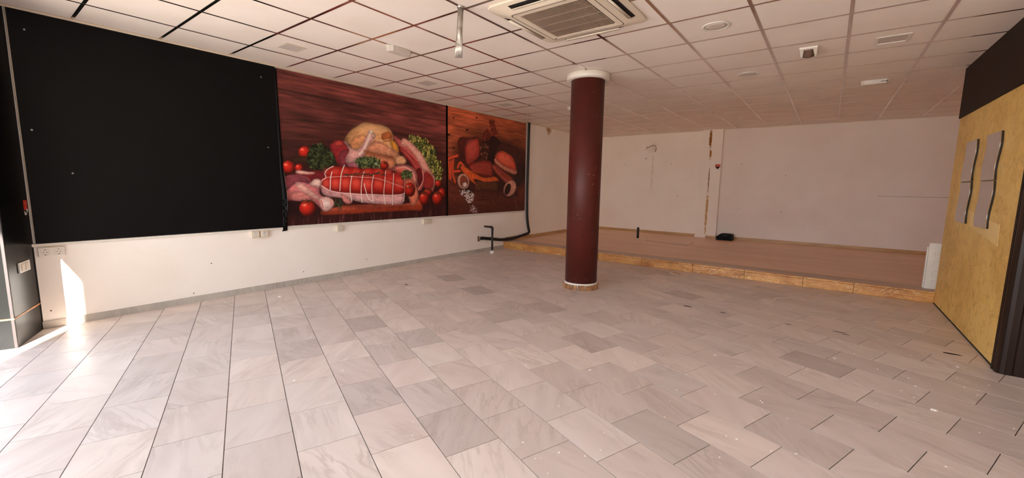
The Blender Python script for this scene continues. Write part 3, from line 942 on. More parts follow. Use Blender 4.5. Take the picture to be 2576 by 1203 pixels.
for k in range(7):
    t = k / 6; y = 5.035 + t * .105
    zc = ZC - .018 - t * .048
    ln_.append([(-.332 + .006 * t, y, zc - .001), (-.28, y + .0, zc - .012), (-.228 - .006 * t, y, zc - .001), (-.28, y, zc + .004)])
MB().rings(ln_, True, True).build('lens', M['lens'], sen)

tube = empty('hanging_steel_tube', (-2.39, 2.475, 2.28), 'galvanised steel tube with flattened end hanging from the ceiling', 'tube')
rg = []
for k, (z, a, b) in enumerate(((ZC, .0225, .0225), (2.56, .0225, .0225), (2.47, .0220, .0215), (2.435, .0240, .015), (2.40, .0275, .005), (2.375, .0290, .0032), (2.28, .0300, .0030))):
    cx, cy = -2.39 - 0.012 * (ZC - z) / .37, 2.475 - 0.012 * (ZC - z) / .37
    e1, e2_ = Vector((0.8, 0.6, 0)), Vector((-0.6, 0.8, 0))
    rg.append([Vector((cx, cy, z)) + e1 * a * math.cos(t) + e2_ * b * math.sin(t) for t in [2 * math.pi * i / 20 for i in range(20)]])
MB().rings(rg, True, True).build('pipe', M['steel'], tube)
MB().lathe([(0.028, ZC), (0.028, ZC - .006), (0.0215, ZC - .010)], (-2.39, 2.475), 24, False).build('flange', M['steel'], tube)
for dz, da in ((2.395, -.008), (2.385, .008), (2.37, -.010), (2.305, -.006), (2.31, .010)):
    p = Vector((-2.401, 2.464, dz)) + Vector((.8, .6, 0)) * da + Vector((.6, -.8, 0)) * .0028
    o = MB().lathe([(0.0032, 0), (0.0032, 0.0016)], n=8).build('bolt_hole', M['white_pl'], tube)
    o.matrix_parent_inverse = wm(tube).inverted()
    o.location = p; o.rotation_euler = Vector((.6, -.8, 0)).to_track_quat('Z', 'Y').to_euler()

# ------------------------------------------------------------------ pipes, hose, loose things at the back
hz = empty('black_hose', (XW, 7.6, ZP), 'black insulated hose pair running down the left wall corner', 'hose')
base = [(XW + .03, 7.600, ZC - .005), (XW + .03, 7.590, 2.0), (XW + .03, 7.578, 1.276), (XW + .03, 7.59, 0.70), (XW + .035, 7.62, 0.45), (XW + .04, 7.672, 0.28), (XW + .04, 7.665, 0.252),
        (XW + .04, 7.58, 0.235), (XW + .035, 7.30, 0.20), (XW + .03, 7.08, 0.180), (XW + .03, 6.70, 0.186), (XW + .03, 6.40, 0.228), (XW + .03, 6.12, 0.268), (XW + .03, 6.04, 0.275)]
for dx, dy in ((0.0, -0.014), (0.006, 0.016)):
    pts = [(x + dx, y + (dy if i < 6 else dy * .3), z + (0 if i < 6 else dy)) for i, (x, y, z) in enumerate(base)]
    MB().tube(smooth_path(pts, 5), 0.0165, 10).build('tube', M['rubber'], hz)
fit = empty('pipe_outlet', (XW, 6.0, 0.25), 'small brass pipe outlet plate low on the left wall', 'fitting')
MB().box((XW, 5.988, 0.215), (XW + .012, 6.012, 0.318)).build('plate', M['copper'], fit, bevel=0.002)
for z in (0.300, 0.275, 0.248, 0.226):
    MB().tube([(XW + .012, 5.995, z), (XW + .022, 6.0, z), (XW + .024, 6.028, z)], 0.006, 8).build('pipe_end', M['copper'], fit)
el = empty('elbow_pipe', (-5.079, 6.126, 0), 'black elbow drain pipe in a white floor collar by the left wall', 'pipe')
MB().tube([(-5.079, 6.126, 0.02), (-5.079, 6.126, 0.455)], 0.0195, 14).build('riser', M['rubber'], el)
MB().tube(smooth_path([(-5.079, 6.126, 0.44), (-5.079, 6.126, 0.475), (-5.088, 6.126, 0.494), (-5.11, 6.126, 0.502), (-5.125, 6.126, 0.502)], 5), 0.0235, 14).build('elbow', M['rubber'], el)
MB().tube([(-5.12, 6.126, 0.502), (-5.275, 6.126, 0.502)], 0.0195, 14).build('outlet_arm', M['rubber'], el)
MB().lathe([(0.048, 0.0), (0.046, 0.012), (0.038, 0.052), (0.030, 0.054)], (-5.079, 6.126), 24).build('collar', M['white_pl'], el)
stb = empty('pipe_stub', (-3.4, 9.297, ZP), 'upright black pipe stub on the platform', 'pipe')
MB().tube([(-3.4, 9.297, ZP), (-3.4, 9.297, 0.395)], 0.026, 14).build('pipe', M['rubber'], stb)
MB().lathe([(0.036, ZP - .001), (0.036, ZP + .012), (0.028, ZP + .016)], (-3.4, 9.297), 20).build('collar', M['white_pl'], stb)
cs = empty('black_case', (-1.80, 10.55, ZP), 'black chamfered case on the platform floor against the pilaster', 'case')
pr_ = [(-1.985, 0.0), (-1.655, 0.0), (-1.655, 0.105), (-1.675, 0.132), (-1.70, 0.142), (-1.90, 0.142), (-1.925, 0.128), (-1.955, 0.096), (-1.985, 0.080)]
v = [(x, 10.44, ZP + z) for x, z in pr_] + [(x, 10.68, ZP + z) for x, z in pr_]
n = len(pr_)
MB().add(v, [tuple(range(n)), tuple(range(2 * n - 1, n - 1, -1))] + [(i, n + i, n + (i + 1) % n, (i + 1) % n) for i in range(n)]).build('shell', M['black'], cs, bevel=0.006)
MB().box((-1.86, 10.432, ZP + .10), (-1.76, 10.441, ZP + .118)).build('handle', M['rubber'], cs, bevel=0.003)
wr = empty('loose_wires', (-3.7, YB, 2.3), 'dark loose cable ends sticking out high on the back wall', 'cable')
MB().tube(smooth_path([(-3.60, YB - .002, 2.33), (-3.64, YB - .05, 2.355), (-3.71, YB - .08, 2.34), (-3.78, YB - .09, 2.30)], 5), 0.006, 8).build('cable', M['rubber'], wr)
for e in ((-3.825, 2.32), (-3.825, 2.255), (-3.79, 2.335)):
    MB().tube([(-3.78, YB - .09, 2.30), (e[0], YB - .10, e[1])], 0.004, 8).build('wire_end', M['trim_brown'], wr)
MB().tube(smooth_path([(-3.595, YB - .003, 2.30), (-3.60, YB - .02, 2.24), (-3.612, YB - .02, 2.20)], 4), 0.007, 8).build('cable', M['rubber'], wr)
MB().tube([(-3.84, YB - .006, 2.06), (-3.838, YB - .012, 2.015)], 0.006, 8).build('wire_end', M['rubber'], wr)


def slotted(name, x0, x1, y, z0, z1, label):
    root = empty(name, ((x0 + x1) / 2, y, z0), label, 'panel')
    MB().box((x0, y - .011, z0), (x1, y + .011, z1)).build('board', M['white_pl'], root, bevel=0.003)
    for k in range(4):
        z = z1 - .10 - k * .118
        x = x0 + .055
        MB().box((x, y - .0125, z - .075), (x + .003, y - .0105, z)).build('groove', M['vent'], root)
        MB().box((x, y - .0125, z - .003), (min(x + .06, x1 - .01), y - .0105, z)).build('groove', M['vent'], root)
    MB().box((x0 + .03, y - .0125, z1 - .135), (min(x0 + .11, x1 - .01), y - .0105, z1 - .132)).build('groove', M['vent'], root)
    return root


slotted('slotted_panel', 1.018, 1.42, 7.00, 0.137, 0.692, 'white slotted panel leaning behind the ochre partition, front one')
slotted('slotted_panel', 1.008, 1.38, 7.05, 0.137, 0.640, 'second white slotted panel just behind the front one')

# ------------------------------------------------------------------ wavy mirrors on the ochre partition
def wavy(y0, y1, z0, z1, label):
    root = empty('wavy_mirror', (XR, (y0 + y1) / 2, z0), label, 'mirror', 'wavy mirror strips on the ochre partition')
    n = 24; A_ = 0.022
    def off(z): return -A_ * math.sin(2 * math.pi * (1.806 - z) / 0.404)
    def slab(xa, xb, e):
        v, f = [], []
        for k in range(n + 1):
            z = z0 + e + (z1 - z0 - 2 * e) * k / n
            o_ = off(z)
            v += [(xa, y0 + o_ + e, z), (xa, y1 + o_ - e, z), (xb, y1 + o_ - e, z), (xb, y0 + o_ + e, z)]
        return MB().rings([v[4 * k:4 * k + 4] for k in range(n + 1)], True, False)
    slab(XR - .014, XR, 0.0).build('backing', M['mirror_edge'], root)
    slab(XR - .018, XR - .014, 0.002).build('glass', M['mirror'], root)


wavy(5.905, 6.290, 1.405, 1.806, 'upper wavy mirror of the strip farther from the dark post')
wavy(5.905, 6.290, 0.998, 1.400, 'lower wavy mirror of the strip farther from the dark post')
wavy(5.195, 5.575, 1.405, 1.806, 'upper wavy mirror of the strip nearer the dark post')
wavy(5.195, 5.575, 0.998, 1.400, 'lower wavy mirror of the strip nearer the dark post')

# ------------------------------------------------------------------ crumbs on the floor
def chip(name, x, y, r, h, m, label, grp=None, sy=.6):
    q = random.Random(int(abs(x * 1000)))
    ang = [2 * math.pi * k / 9 for k in range(9)]
    rr = [q.uniform(.65, 1.2) for _ in ang]
    lo = [(x + r * k * math.cos(a), y + r * sy * k * math.sin(a), 0.0) for k, a in zip(rr, ang)]
    hi = [(x + r * .7 * k * math.cos(a), y + r * .7 * sy * k * math.sin(a), h * q.uniform(.5, 1)) for k, a in zip(rr, ang)]
    MB().rings([lo, hi], True, False).build(name, m, None, label, 'debris', grp)


chip('plaster_fragment', -1.751, 6.484, 0.10, 0.022, M['debris'], 'crumbled brown plaster fragment on the floor before the step')
chip('plaster_flake', -4.886, 2.114, 0.030, 0.010, M['speck'], 'small white plaster flake near the left skirting')
chip('plaster_flake', 0.62, 3.42, 0.022, 0.008, M['speck'], 'white plaster crumbs on the floor below the dark post', sy=.9)
ART1 = [
('H',[[-23,258],[115,365],[294,403],[560,476],[885,434],[951,248],[950,81],[674,61],[281,51],[1,83]],(38,14,14),60,0.55),
('C',[[675,450],[700,455],[760,448],[828,419],[877,380],[884,338],[914,313],[920,247],[905,214],[868,219],[840,256],[805,307],[765,357],[719,399],[681,426]],[(120,124,58),(172,160,80),(72,82,40),(192,176,96),(46,56,30),(96,104,50)],420,9),
('P',[[577,442],[631,419],[643,429],[681,421],[726,394],[771,352],[812,297],[861,235],[861,192],[849,143],[824,159],[783,180],[755,148],[728,169],[742,221],[716,262],[679,316],[635,353],[606,394],[576,421]],(200,96,90),14,0.35),
('P',[[631,428],[656,431],[719,399],[778,347],[826,276],[865,224],[861,175],[846,159],[847,224],[805,265],[777,264],[718,343],[667,385],[624,391]],(238,166,150),14,0.35),
('S',[[618,386],[689,336],[743,273]],5.5,(158,36,36)),
('S',[[611,371],[672,328],[717,272]],5.5,(158,36,36)),
('S',[[636,372],[711,325],[770,264]],5.5,(158,36,36)),
('S',[[647,339],[698,304],[730,257]],5.5,(158,36,36)),
('P',[[723,262],[750,279],[770,253],[776,212],[748,169],[736,216]],(104,24,28),8,0.35),
('P',[[784,248],[812,255],[854,218],[846,170],[810,159],[776,180]],(158,46,44),8,0.35),
('S',[[770,264],[776,212],[741,159]],5.9,(232,150,140)),
('P',[[292,387],[320,431],[355,457],[401,484],[449,486],[520,483],[560,467],[577,430],[573,416],[606,390],[611,341],[641,338],[659,310],[634,294],[585,291],[573,271],[532,270],[487,291],[443,307],[406,314],[391,313],[341,350],[322,371]],(226,164,112),26,0.45),
('P',[[322,379],[343,407],[394,426],[415,414],[387,372],[356,351],[331,354]],(222,152,104),10,0.25),
('P',[[502,437],[543,455],[565,443],[559,414],[513,405]],(205,112,58),14,0.3),
('P',[[559,417],[594,398],[611,346],[587,354],[564,382]],(226,152,58),8,0.35),
('P',[[413,356],[452,400],[490,403],[552,380],[611,351],[604,336],[568,329],[488,338],[439,342]],(228,152,116),16,0.35),
('P',[[407,337],[444,335],[516,330],[574,324],[586,301],[573,271],[538,270],[487,296],[406,314]],(214,136,98),16,0.35),
('P',[[586,320],[610,339],[641,331],[659,310],[640,295],[597,292]],(238,178,134),10,0.35),
('S',[[413,345],[488,336],[574,327]],3.8,(140,66,44)),
('S',[[468,401],[513,409],[553,419]],2.1,(244,206,170)),
('S',[[536,414],[549,380],[540,337]],2.1,(244,206,170)),
('T',[[57,252],[53,239],[45,229],[33,223],[20,223],[8,227],[1,237],[-1,249],[2,261],[11,271],[22,278],[35,278],[47,273],[55,264]],(196,40,26)),
('T',[[92,251],[89,243],[84,237],[76,233],[68,233],[61,236],[56,242],[55,250],[57,257],[62,264],[70,267],[78,267],[85,265],[90,259]],(196,40,26)),
('T',[[130,321],[126,309],[118,299],[106,293],[94,292],[83,296],[76,306],[74,317],[77,329],[85,339],[96,345],[109,346],[120,342],[127,333]],(196,40,26)),
('P',[[41,284],[83,301],[124,297],[128,277],[82,275],[50,273]],(62,40,26),8,0.35),
('C',[[126,334],[148,358],[183,355],[217,332],[244,322],[250,288],[224,269],[187,251],[143,247],[127,265],[111,288],[120,305]],[(38,44,26),(58,68,40),(24,26,16),(70,84,48),(30,30,20)],420,9),
('P',[[56,233],[109,239],[178,242],[190,209],[167,191],[119,174],[66,206]],(112,30,34),14,0.35),
('P',[[59,238],[80,240],[109,236],[140,234],[138,226],[84,223],[60,228]],(230,176,164),6,0.35),
('P',[[218,354],[237,378],[256,387],[289,385],[312,365],[316,340],[315,304],[299,277],[270,267],[252,279],[239,313]],(150,42,46),16,0.35),
('P',[[241,372],[261,385],[284,380],[279,363],[250,360]],(196,70,62),8,0.35),
('P',[[263,323],[307,348],[320,309],[304,273],[270,267]],(134,54,64),12,0.35),
('P',[[304,282],[355,302],[374,281],[369,265],[313,265]],(176,100,114),10,0.35),
('P',[[289,383],[308,380],[331,354],[361,352],[388,376],[410,419],[429,450],[448,450],[466,429],[457,410],[435,389],[413,356],[396,323],[385,304],[355,302],[339,288],[304,282],[295,303],[316,340],[307,360]],(246,182,174),20,0.4),
('S',[[434,430],[414,387],[392,350],[371,330]],12.6,(246,204,194)),
('P',[[453,446],[451,441],[447,437],[442,435],[436,434],[432,435],[428,439],[427,443],[428,447],[432,451],[437,454],[443,454],[448,453],[452,450]],(252,228,218),6,0.35),
('P',[[464,426],[463,421],[460,416],[456,414],[451,413],[447,415],[444,419],[443,424],[444,429],[447,434],[452,436],[456,437],[461,435],[463,431]],(232,180,166),6,0.35),
('H',[[392,354],[423,347],[488,331],[580,325],[580,317],[488,326],[412,335]],(120,54,36),8,0.6),
('H',[[335,437],[396,471],[492,477],[537,459],[475,443],[395,448]],(248,204,150),22,0.5),
('P',[[174,60],[234,71],[307,82],[636,75],[740,102],[762,85],[763,40],[673,41],[381,40],[176,40]],(160,60,36),10,0.3),
('P',[[175,62],[234,73],[307,84],[636,80],[741,103],[762,75],[382,59],[174,55]],(190,88,60),6,0.2),
('C',[[349,293],[370,308],[422,317],[471,314],[492,291],[486,267],[431,265],[374,270]],[(62,78,46),(96,108,66),(36,42,26),(110,124,78)],260,8),
('P',[[473,288],[471,286],[469,284],[466,283],[463,283],[460,284],[458,285],[457,287],[458,289],[460,291],[463,292],[467,292],[470,292],[472,290]],(240,230,215),3,0.35),
('T',[[541,284],[539,274],[531,266],[521,262],[510,261],[500,265],[493,273],[491,282],[494,291],[501,299],[511,304],[522,304],[532,301],[539,294]],(196,40,26)),
('P',[[555,266],[591,287],[634,294],[691,286],[723,262],[736,221],[728,185],[708,169],[676,195],[645,209],[639,239],[602,253],[567,256]],(214,124,114),18,0.5),
('S',[[597,270],[646,279],[697,256],[716,210]],6.7,(238,172,160)),
('H',[[172,116],[383,80],[636,70],[648,62],[383,66],[189,90]],(60,18,12),14,0.7),
('P',[[167,187],[167,158],[177,136],[209,124],[264,118],[313,109],[373,94],[442,85],[509,81],[568,77],[623,78],[636,93],[642,139],[624,139],[552,139],[438,140],[375,145],[314,149],[261,154],[210,162],[181,175]],(230,172,172),18,0.4),
('P',[[190,230],[200,251],[233,265],[280,265],[328,265],[368,262],[399,257],[421,265],[464,264],[514,261],[554,251],[602,248],[633,234],[643,199],[642,139],[618,131],[540,129],[438,133],[374,135],[314,140],[260,143],[210,154],[175,175],[169,191],[190,211]],(186,38,30),24,0.5),
('H',[[179,202],[194,209],[209,203],[208,175],[192,164],[177,175]],(238,96,78),16,0.75),
('H',[[185,248],[200,254],[208,247],[204,230],[186,230]],(226,86,70),12,0.7),
('H',[[220,203],[240,210],[259,204],[258,175],[238,164],[219,175]],(238,96,78),16,0.75),
('H',[[228,250],[245,256],[257,249],[252,232],[229,231]],(226,86,70),12,0.7),
('H',[[270,204],[291,211],[312,205],[311,176],[289,165],[268,176]],(238,96,78),16,0.75),
('H',[[278,252],[296,258],[309,251],[305,233],[279,233]],(226,86,70),12,0.7),
('H',[[326,205],[349,212],[372,206],[371,176],[347,165],[324,176]],(238,96,78),16,0.75),
('H',[[334,254],[355,260],[369,253],[364,235],[336,234]],(226,86,70),12,0.7),
('H',[[385,207],[410,214],[434,207],[433,177],[408,165],[384,177]],(238,96,78),16,0.75),
('H',[[394,257],[415,262],[430,256],[425,237],[395,236]],(226,86,70),12,0.7),
('H',[[450,208],[476,215],[503,209],[502,178],[475,166],[449,177]],(238,96,78),16,0.75),
('H',[[459,259],[482,265],[499,259],[493,239],[461,238]],(226,86,70),12,0.7),
('H',[[517,209],[541,217],[564,210],[564,178],[539,166],[517,178]],(238,96,78),16,0.75),
('H',[[526,262],[547,268],[561,261],[555,241],[527,240]],(226,86,70),12,0.7),
('H',[[581,210],[608,218],[635,211],[634,179],[607,166],[580,178]],(238,96,78),16,0.75),
('H',[[590,265],[614,271],[630,264],[624,244],[592,243]],(226,86,70),12,0.7),
('H',[[213,209],[220,209],[216,141],[211,141]],(112,14,14),9,0.75),
('H',[[263,210],[270,211],[266,140],[261,140]],(112,14,14),9,0.75),
('H',[[316,212],[323,212],[319,140],[314,140]],(112,14,14),9,0.75),
('H',[[376,213],[383,213],[379,140],[374,140]],(112,14,14),9,0.75),
('H',[[439,215],[447,215],[443,140],[438,140]],(112,14,14),9,0.75),
('H',[[504,216],[512,216],[509,139],[503,139]],(112,14,14),9,0.75),
('H',[[566,217],[574,217],[571,139],[565,139]],(112,14,14),9,0.75),
('H',[[195,222],[388,226],[632,189],[632,179],[387,213],[194,209]],(124,20,18),12,0.6),
('S',[[169,187],[176,200],[194,212],[190,230],[203,249],[233,265]],3.8,(242,192,186)),
('S',[[173,174],[210,153],[260,143],[314,138],[374,134],[438,132],[540,128],[618,131],[641,139]],3.4,(244,198,192)),
('S',[[194,212],[231,216],[302,220],[387,218],[468,215],[571,188],[638,169]],2.1,(240,180,170)),
('S',[[644,214],[644,179],[642,139],[636,93]],3.4,(244,200,192)),
('S',[[225,239],[217,209],[212,154]],3.8,(252,224,214)),
('S',[[289,272],[271,228],[261,152]],3.8,(252,224,214)),
('S',[[327,225],[318,185],[315,145],[322,100]],3.8,(252,224,214)),
('S',[[394,245],[382,209],[375,149],[378,94]],3.8,(252,224,214)),
('S',[[449,233],[437,177],[438,125],[445,97]],3.8,(252,224,214)),
('S',[[523,255],[515,197],[508,139],[515,81]],3.8,(252,224,214)),
('S',[[572,242],[568,188],[562,114],[562,77]],3.8,(252,224,214)),
('S',[[392,186],[411,121],[437,97]],3.8,(252,224,214)),
('S',[[283,229],[297,225]],2.1,(44,58,40)),
('S',[[287,229],[300,229]],2.1,(64,78,56)),
('S',[[292,228],[309,219]],2.1,(30,38,28)),
('S',[[297,227],[309,235]],2.1,(44,58,40)),
('S',[[301,227],[313,229]],2.1,(64,78,56)),
('S',[[306,227],[317,229]],2.1,(30,38,28)),
('S',[[311,227],[326,233]],2.1,(44,58,40)),
('S',[[316,228],[331,226]],2.1,(64,78,56)),
('S',[[320,229],[331,227]],2.1,(30,38,28)),
('S',[[325,229],[338,232]],2.1,(44,58,40)),
('S',[[330,230],[343,226]],2.1,(64,78,56)),
('S',[[335,231],[349,240]],2.1,(30,38,28)),
('S',[[340,232],[354,225]],2.1,(44,58,40)),
('S',[[344,233],[358,240]],2.1,(64,78,56)),
('S',[[349,233],[363,223]],2.1,(30,38,28)),
('S',[[354,234],[372,230]],2.1,(44,58,40)),
('S',[[359,234],[377,226]],2.1,(64,78,56)),
('S',[[364,234],[378,245]],2.1,(30,38,28)),
('S',[[369,234],[385,233]],2.1,(44,58,40)),
('S',[[374,233],[388,241]],2.1,(64,78,56)),
('S',[[379,233],[393,234]],2.1,(30,38,28)),
('S',[[384,232],[397,238]],2.1,(44,58,40)),
('S',[[388,232],[403,223]],2.1,(64,78,56)),
('S',[[394,231],[410,237]],2.1,(30,38,28)),
('S',[[399,231],[412,232]],2.1,(44,58,40)),
('S',[[404,230],[417,238]],2.1,(64,78,56)),
('S',[[409,230],[425,241]],2.1,(30,38,28)),
('S',[[414,231],[429,234]],2.1,(44,58,40)),
('S',[[419,231],[436,225]],2.1,(64,78,56)),
('S',[[424,232],[441,227]],2.1,(30,38,28)),
('S',[[429,232],[444,229]],2.1,(44,58,40)),
('S',[[434,233],[449,232]],2.1,(64,78,56)),
('S',[[440,234],[454,236]],2.1,(30,38,28)),
('S',[[445,236],[457,243]],2.1,(44,58,40)),
('S',[[450,236],[470,244]],2.1,(64,78,56)),
('S',[[455,237],[473,233]],2.1,(30,38,28)),
('S',[[461,237],[478,239]],2.1,(44,58,40)),
('S',[[466,238],[483,250]],2.1,(64,78,56)),
('S',[[471,238],[484,246]],2.1,(30,38,28)),
('S',[[477,237],[490,248]],2.1,(44,58,40)),
('S',[[482,237],[495,236]],2.1,(64,78,56)),
('S',[[487,236],[501,224]],2.1,(30,38,28)),
('S',[[493,236],[511,235]],2.1,(44,58,40)),
('S',[[498,235],[516,241]],2.1,(64,78,56)),
('S',[[504,234],[523,226]],2.1,(30,38,28)),
('S',[[509,234],[527,235]],2.1,(44,58,40)),
('P',[[270,138],[289,127],[317,104],[322,93],[297,87],[278,100],[267,123]],(230,146,140),10,0.35),
('C',[[624,244],[652,262],[690,253],[696,231],[664,217],[632,221]],[(70,84,48),(96,108,62),(40,48,28)],120,7),
('P',[[645,212],[689,215],[722,180],[741,138],[734,96],[706,68],[680,71],[674,103],[656,139]],(220,124,98),14,0.45),
('H',[[2,102],[170,60],[187,51],[58,36],[1,71]],(22,8,10),16,0.6),
('P',[[-2,197],[28,217],[67,220],[108,211],[124,187],[141,203],[169,200],[168,175],[160,145],[173,128],[208,121],[230,97],[220,71],[192,55],[170,62],[149,86],[120,108],[78,105],[34,110],[9,110],[5,142]],(212,122,124),26,0.45),
('P',[[0,195],[28,215],[67,219],[107,207],[115,182],[66,190],[33,166],[5,149]],(150,72,84),20,0.3),
('P',[[54,186],[86,182],[134,141],[164,122],[146,112],[96,141],[64,162]],(240,180,168),12,0.3),
('P',[[40,146],[76,149],[120,120],[86,109],[34,114]],(214,132,126),10,0.3),
('P',[[121,187],[141,205],[167,200],[166,175],[148,166],[140,174],[123,174]],(238,198,188),8,0.35),
('P',[[159,116],[190,124],[217,115],[230,93],[216,71],[192,56],[172,64],[160,90]],(236,186,176),12,0.35),
('P',[[215,91],[212,82],[205,76],[196,72],[185,72],[176,77],[170,84],[168,92],[171,100],[177,107],[187,111],[197,111],[206,107],[213,100]],(248,214,208),10,0.25),
('S',[[167,107],[175,77]],3.4,(200,80,76)),
('S',[[212,111],[216,84]],2.9,(206,90,84)),
('S',[[259,96],[267,62]],2.1,(38,48,34)),
('S',[[253,107],[259,90]],2.1,(60,74,50)),
('S',[[240,97],[252,62]],2.1,(38,48,34)),
('S',[[259,102],[251,78]],2.1,(60,74,50)),
('S',[[261,94],[265,71]],2.1,(38,48,34)),
('S',[[242,113],[233,81]],2.1,(60,74,50)),
('S',[[254,114],[256,100]],2.1,(38,48,34)),
('S',[[241,96],[249,72]],2.1,(60,74,50)),
('S',[[243,99],[260,76]],2.1,(38,48,34)),
('S',[[238,117],[230,83]],2.1,(60,74,50)),
('S',[[250,93],[245,74]],2.1,(38,48,34)),
('S',[[254,91],[254,76]],2.1,(60,74,50)),
('S',[[260,110],[271,92]],2.1,(38,48,34)),
('S',[[254,93],[265,71]],2.1,(60,74,50)),
('S',[[256,114],[255,92]],2.1,(38,48,34)),
('S',[[260,114],[275,83]],2.1,(60,74,50)),
('S',[[263,107],[259,89]],2.1,(38,48,34)),
('S',[[258,89],[268,64]],2.1,(60,74,50)),
('S',[[243,93],[258,78]],2.1,(38,48,34)),
('S',[[241,93],[255,73]],2.1,(60,74,50)),
('S',[[243,106],[248,90]],2.1,(38,48,34)),
('S',[[259,102],[271,83]],2.1,(60,74,50)),
('S',[[262,95],[261,61]],2.1,(38,48,34)),
('S',[[255,93],[246,78]],2.1,(60,74,50)),
('S',[[257,109],[261,92]],2.1,(38,48,34)),
('S',[[263,103],[276,88]],2.1,(60,74,50)),
('T',[[142,72],[138,56],[126,43],[110,37],[93,38],[78,46],[69,59],[65,74],[70,90],[81,102],[97,109],[114,109],[129,101],[139,88]],(196,40,26)),
('T',[[717,158],[713,140],[702,126],[686,119],[670,119],[655,127],[645,141],[642,158],[646,175],[656,189],[671,196],[688,197],[703,189],[713,175]],(196,40,26)),
('T',[[843,142],[839,132],[830,124],[817,120],[803,120],[790,125],[781,132],[778,142],[781,152],[790,160],[803,164],[818,164],[831,160],[840,152]],(196,40,26)),
('T',[[918,193],[916,183],[908,175],[897,171],[886,171],[875,175],[868,182],[865,192],[868,201],[875,209],[886,213],[898,214],[908,209],[916,202]],(196,40,26)),
('T',[[950,134],[947,119],[938,107],[926,101],[912,101],[901,108],[892,120],[889,134],[892,149],[901,161],[913,168],[926,168],[939,161],[947,149]],(196,40,26)),
('T',[[820,107],[816,90],[805,76],[790,69],[772,69],[757,77],[747,91],[744,108],[748,125],[758,138],[774,146],[791,146],[806,138],[817,124]],(196,40,26)),
('T',[[929,105],[925,88],[912,73],[895,66],[876,66],[859,75],[847,89],[843,107],[847,124],[859,138],[876,146],[896,146],[913,138],[925,123]],(196,40,26)),
('S',[[105,104],[131,99]],2.5,(40,48,26)),
('S',[[105,104],[110,88]],2.5,(40,48,26)),
('S',[[105,104],[84,94]],2.5,(40,48,26)),
('S',[[105,104],[79,110]],2.5,(40,48,26)),
('S',[[105,104],[100,120]],2.5,(40,48,26)),
('S',[[105,104],[126,114]],2.5,(40,48,26)),
('S',[[676,169],[707,164]],2.5,(40,48,26)),
('S',[[676,169],[683,154]],2.5,(40,48,26)),
('S',[[676,169],[652,159]],2.5,(40,48,26)),
('S',[[676,169],[645,173]],2.5,(40,48,26)),
('S',[[676,169],[669,184]],2.5,(40,48,26)),
('S',[[676,169],[700,180]],2.5,(40,48,26)),
('S',[[778,138],[811,133]],2.5,(40,48,26)),
('S',[[778,138],[786,123]],2.5,(40,48,26)),
('S',[[778,138],[754,128]],2.5,(40,48,26)),
('S',[[778,138],[747,142]],2.5,(40,48,26)),
('S',[[778,138],[772,153]],2.5,(40,48,26)),
('S',[[778,138],[804,148]],2.5,(40,48,26)),
('S',[[882,137],[917,133]],2.5,(40,48,26)),
('S',[[882,137],[890,122]],2.5,(40,48,26)),
('S',[[882,137],[856,127]],2.5,(40,48,26)),
('S',[[882,137],[848,142]],2.5,(40,48,26)),
('S',[[882,137],[875,153]],2.5,(40,48,26)),
('S',[[882,137],[909,148]],2.5,(40,48,26)),
('S',[[810,159],[837,155]],2.5,(40,48,26)),
('S',[[810,159],[816,147]],2.5,(40,48,26)),
('S',[[810,159],[790,150]],2.5,(40,48,26)),
('S',[[810,159],[784,163]],2.5,(40,48,26)),
('S',[[810,159],[805,171]],2.5,(40,48,26)),
('S',[[810,159],[831,168]],2.5,(40,48,26)),
('S',[[518,293],[534,291]],2.5,(40,48,26)),
('S',[[518,293],[522,285]],2.5,(40,48,26)),
('S',[[518,293],[506,287]],2.5,(40,48,26)),
('S',[[518,293],[503,294]],2.5,(40,48,26)),
('S',[[518,293],[515,300]],2.5,(40,48,26)),
('S',[[518,293],[530,299]],2.5,(40,48,26))]
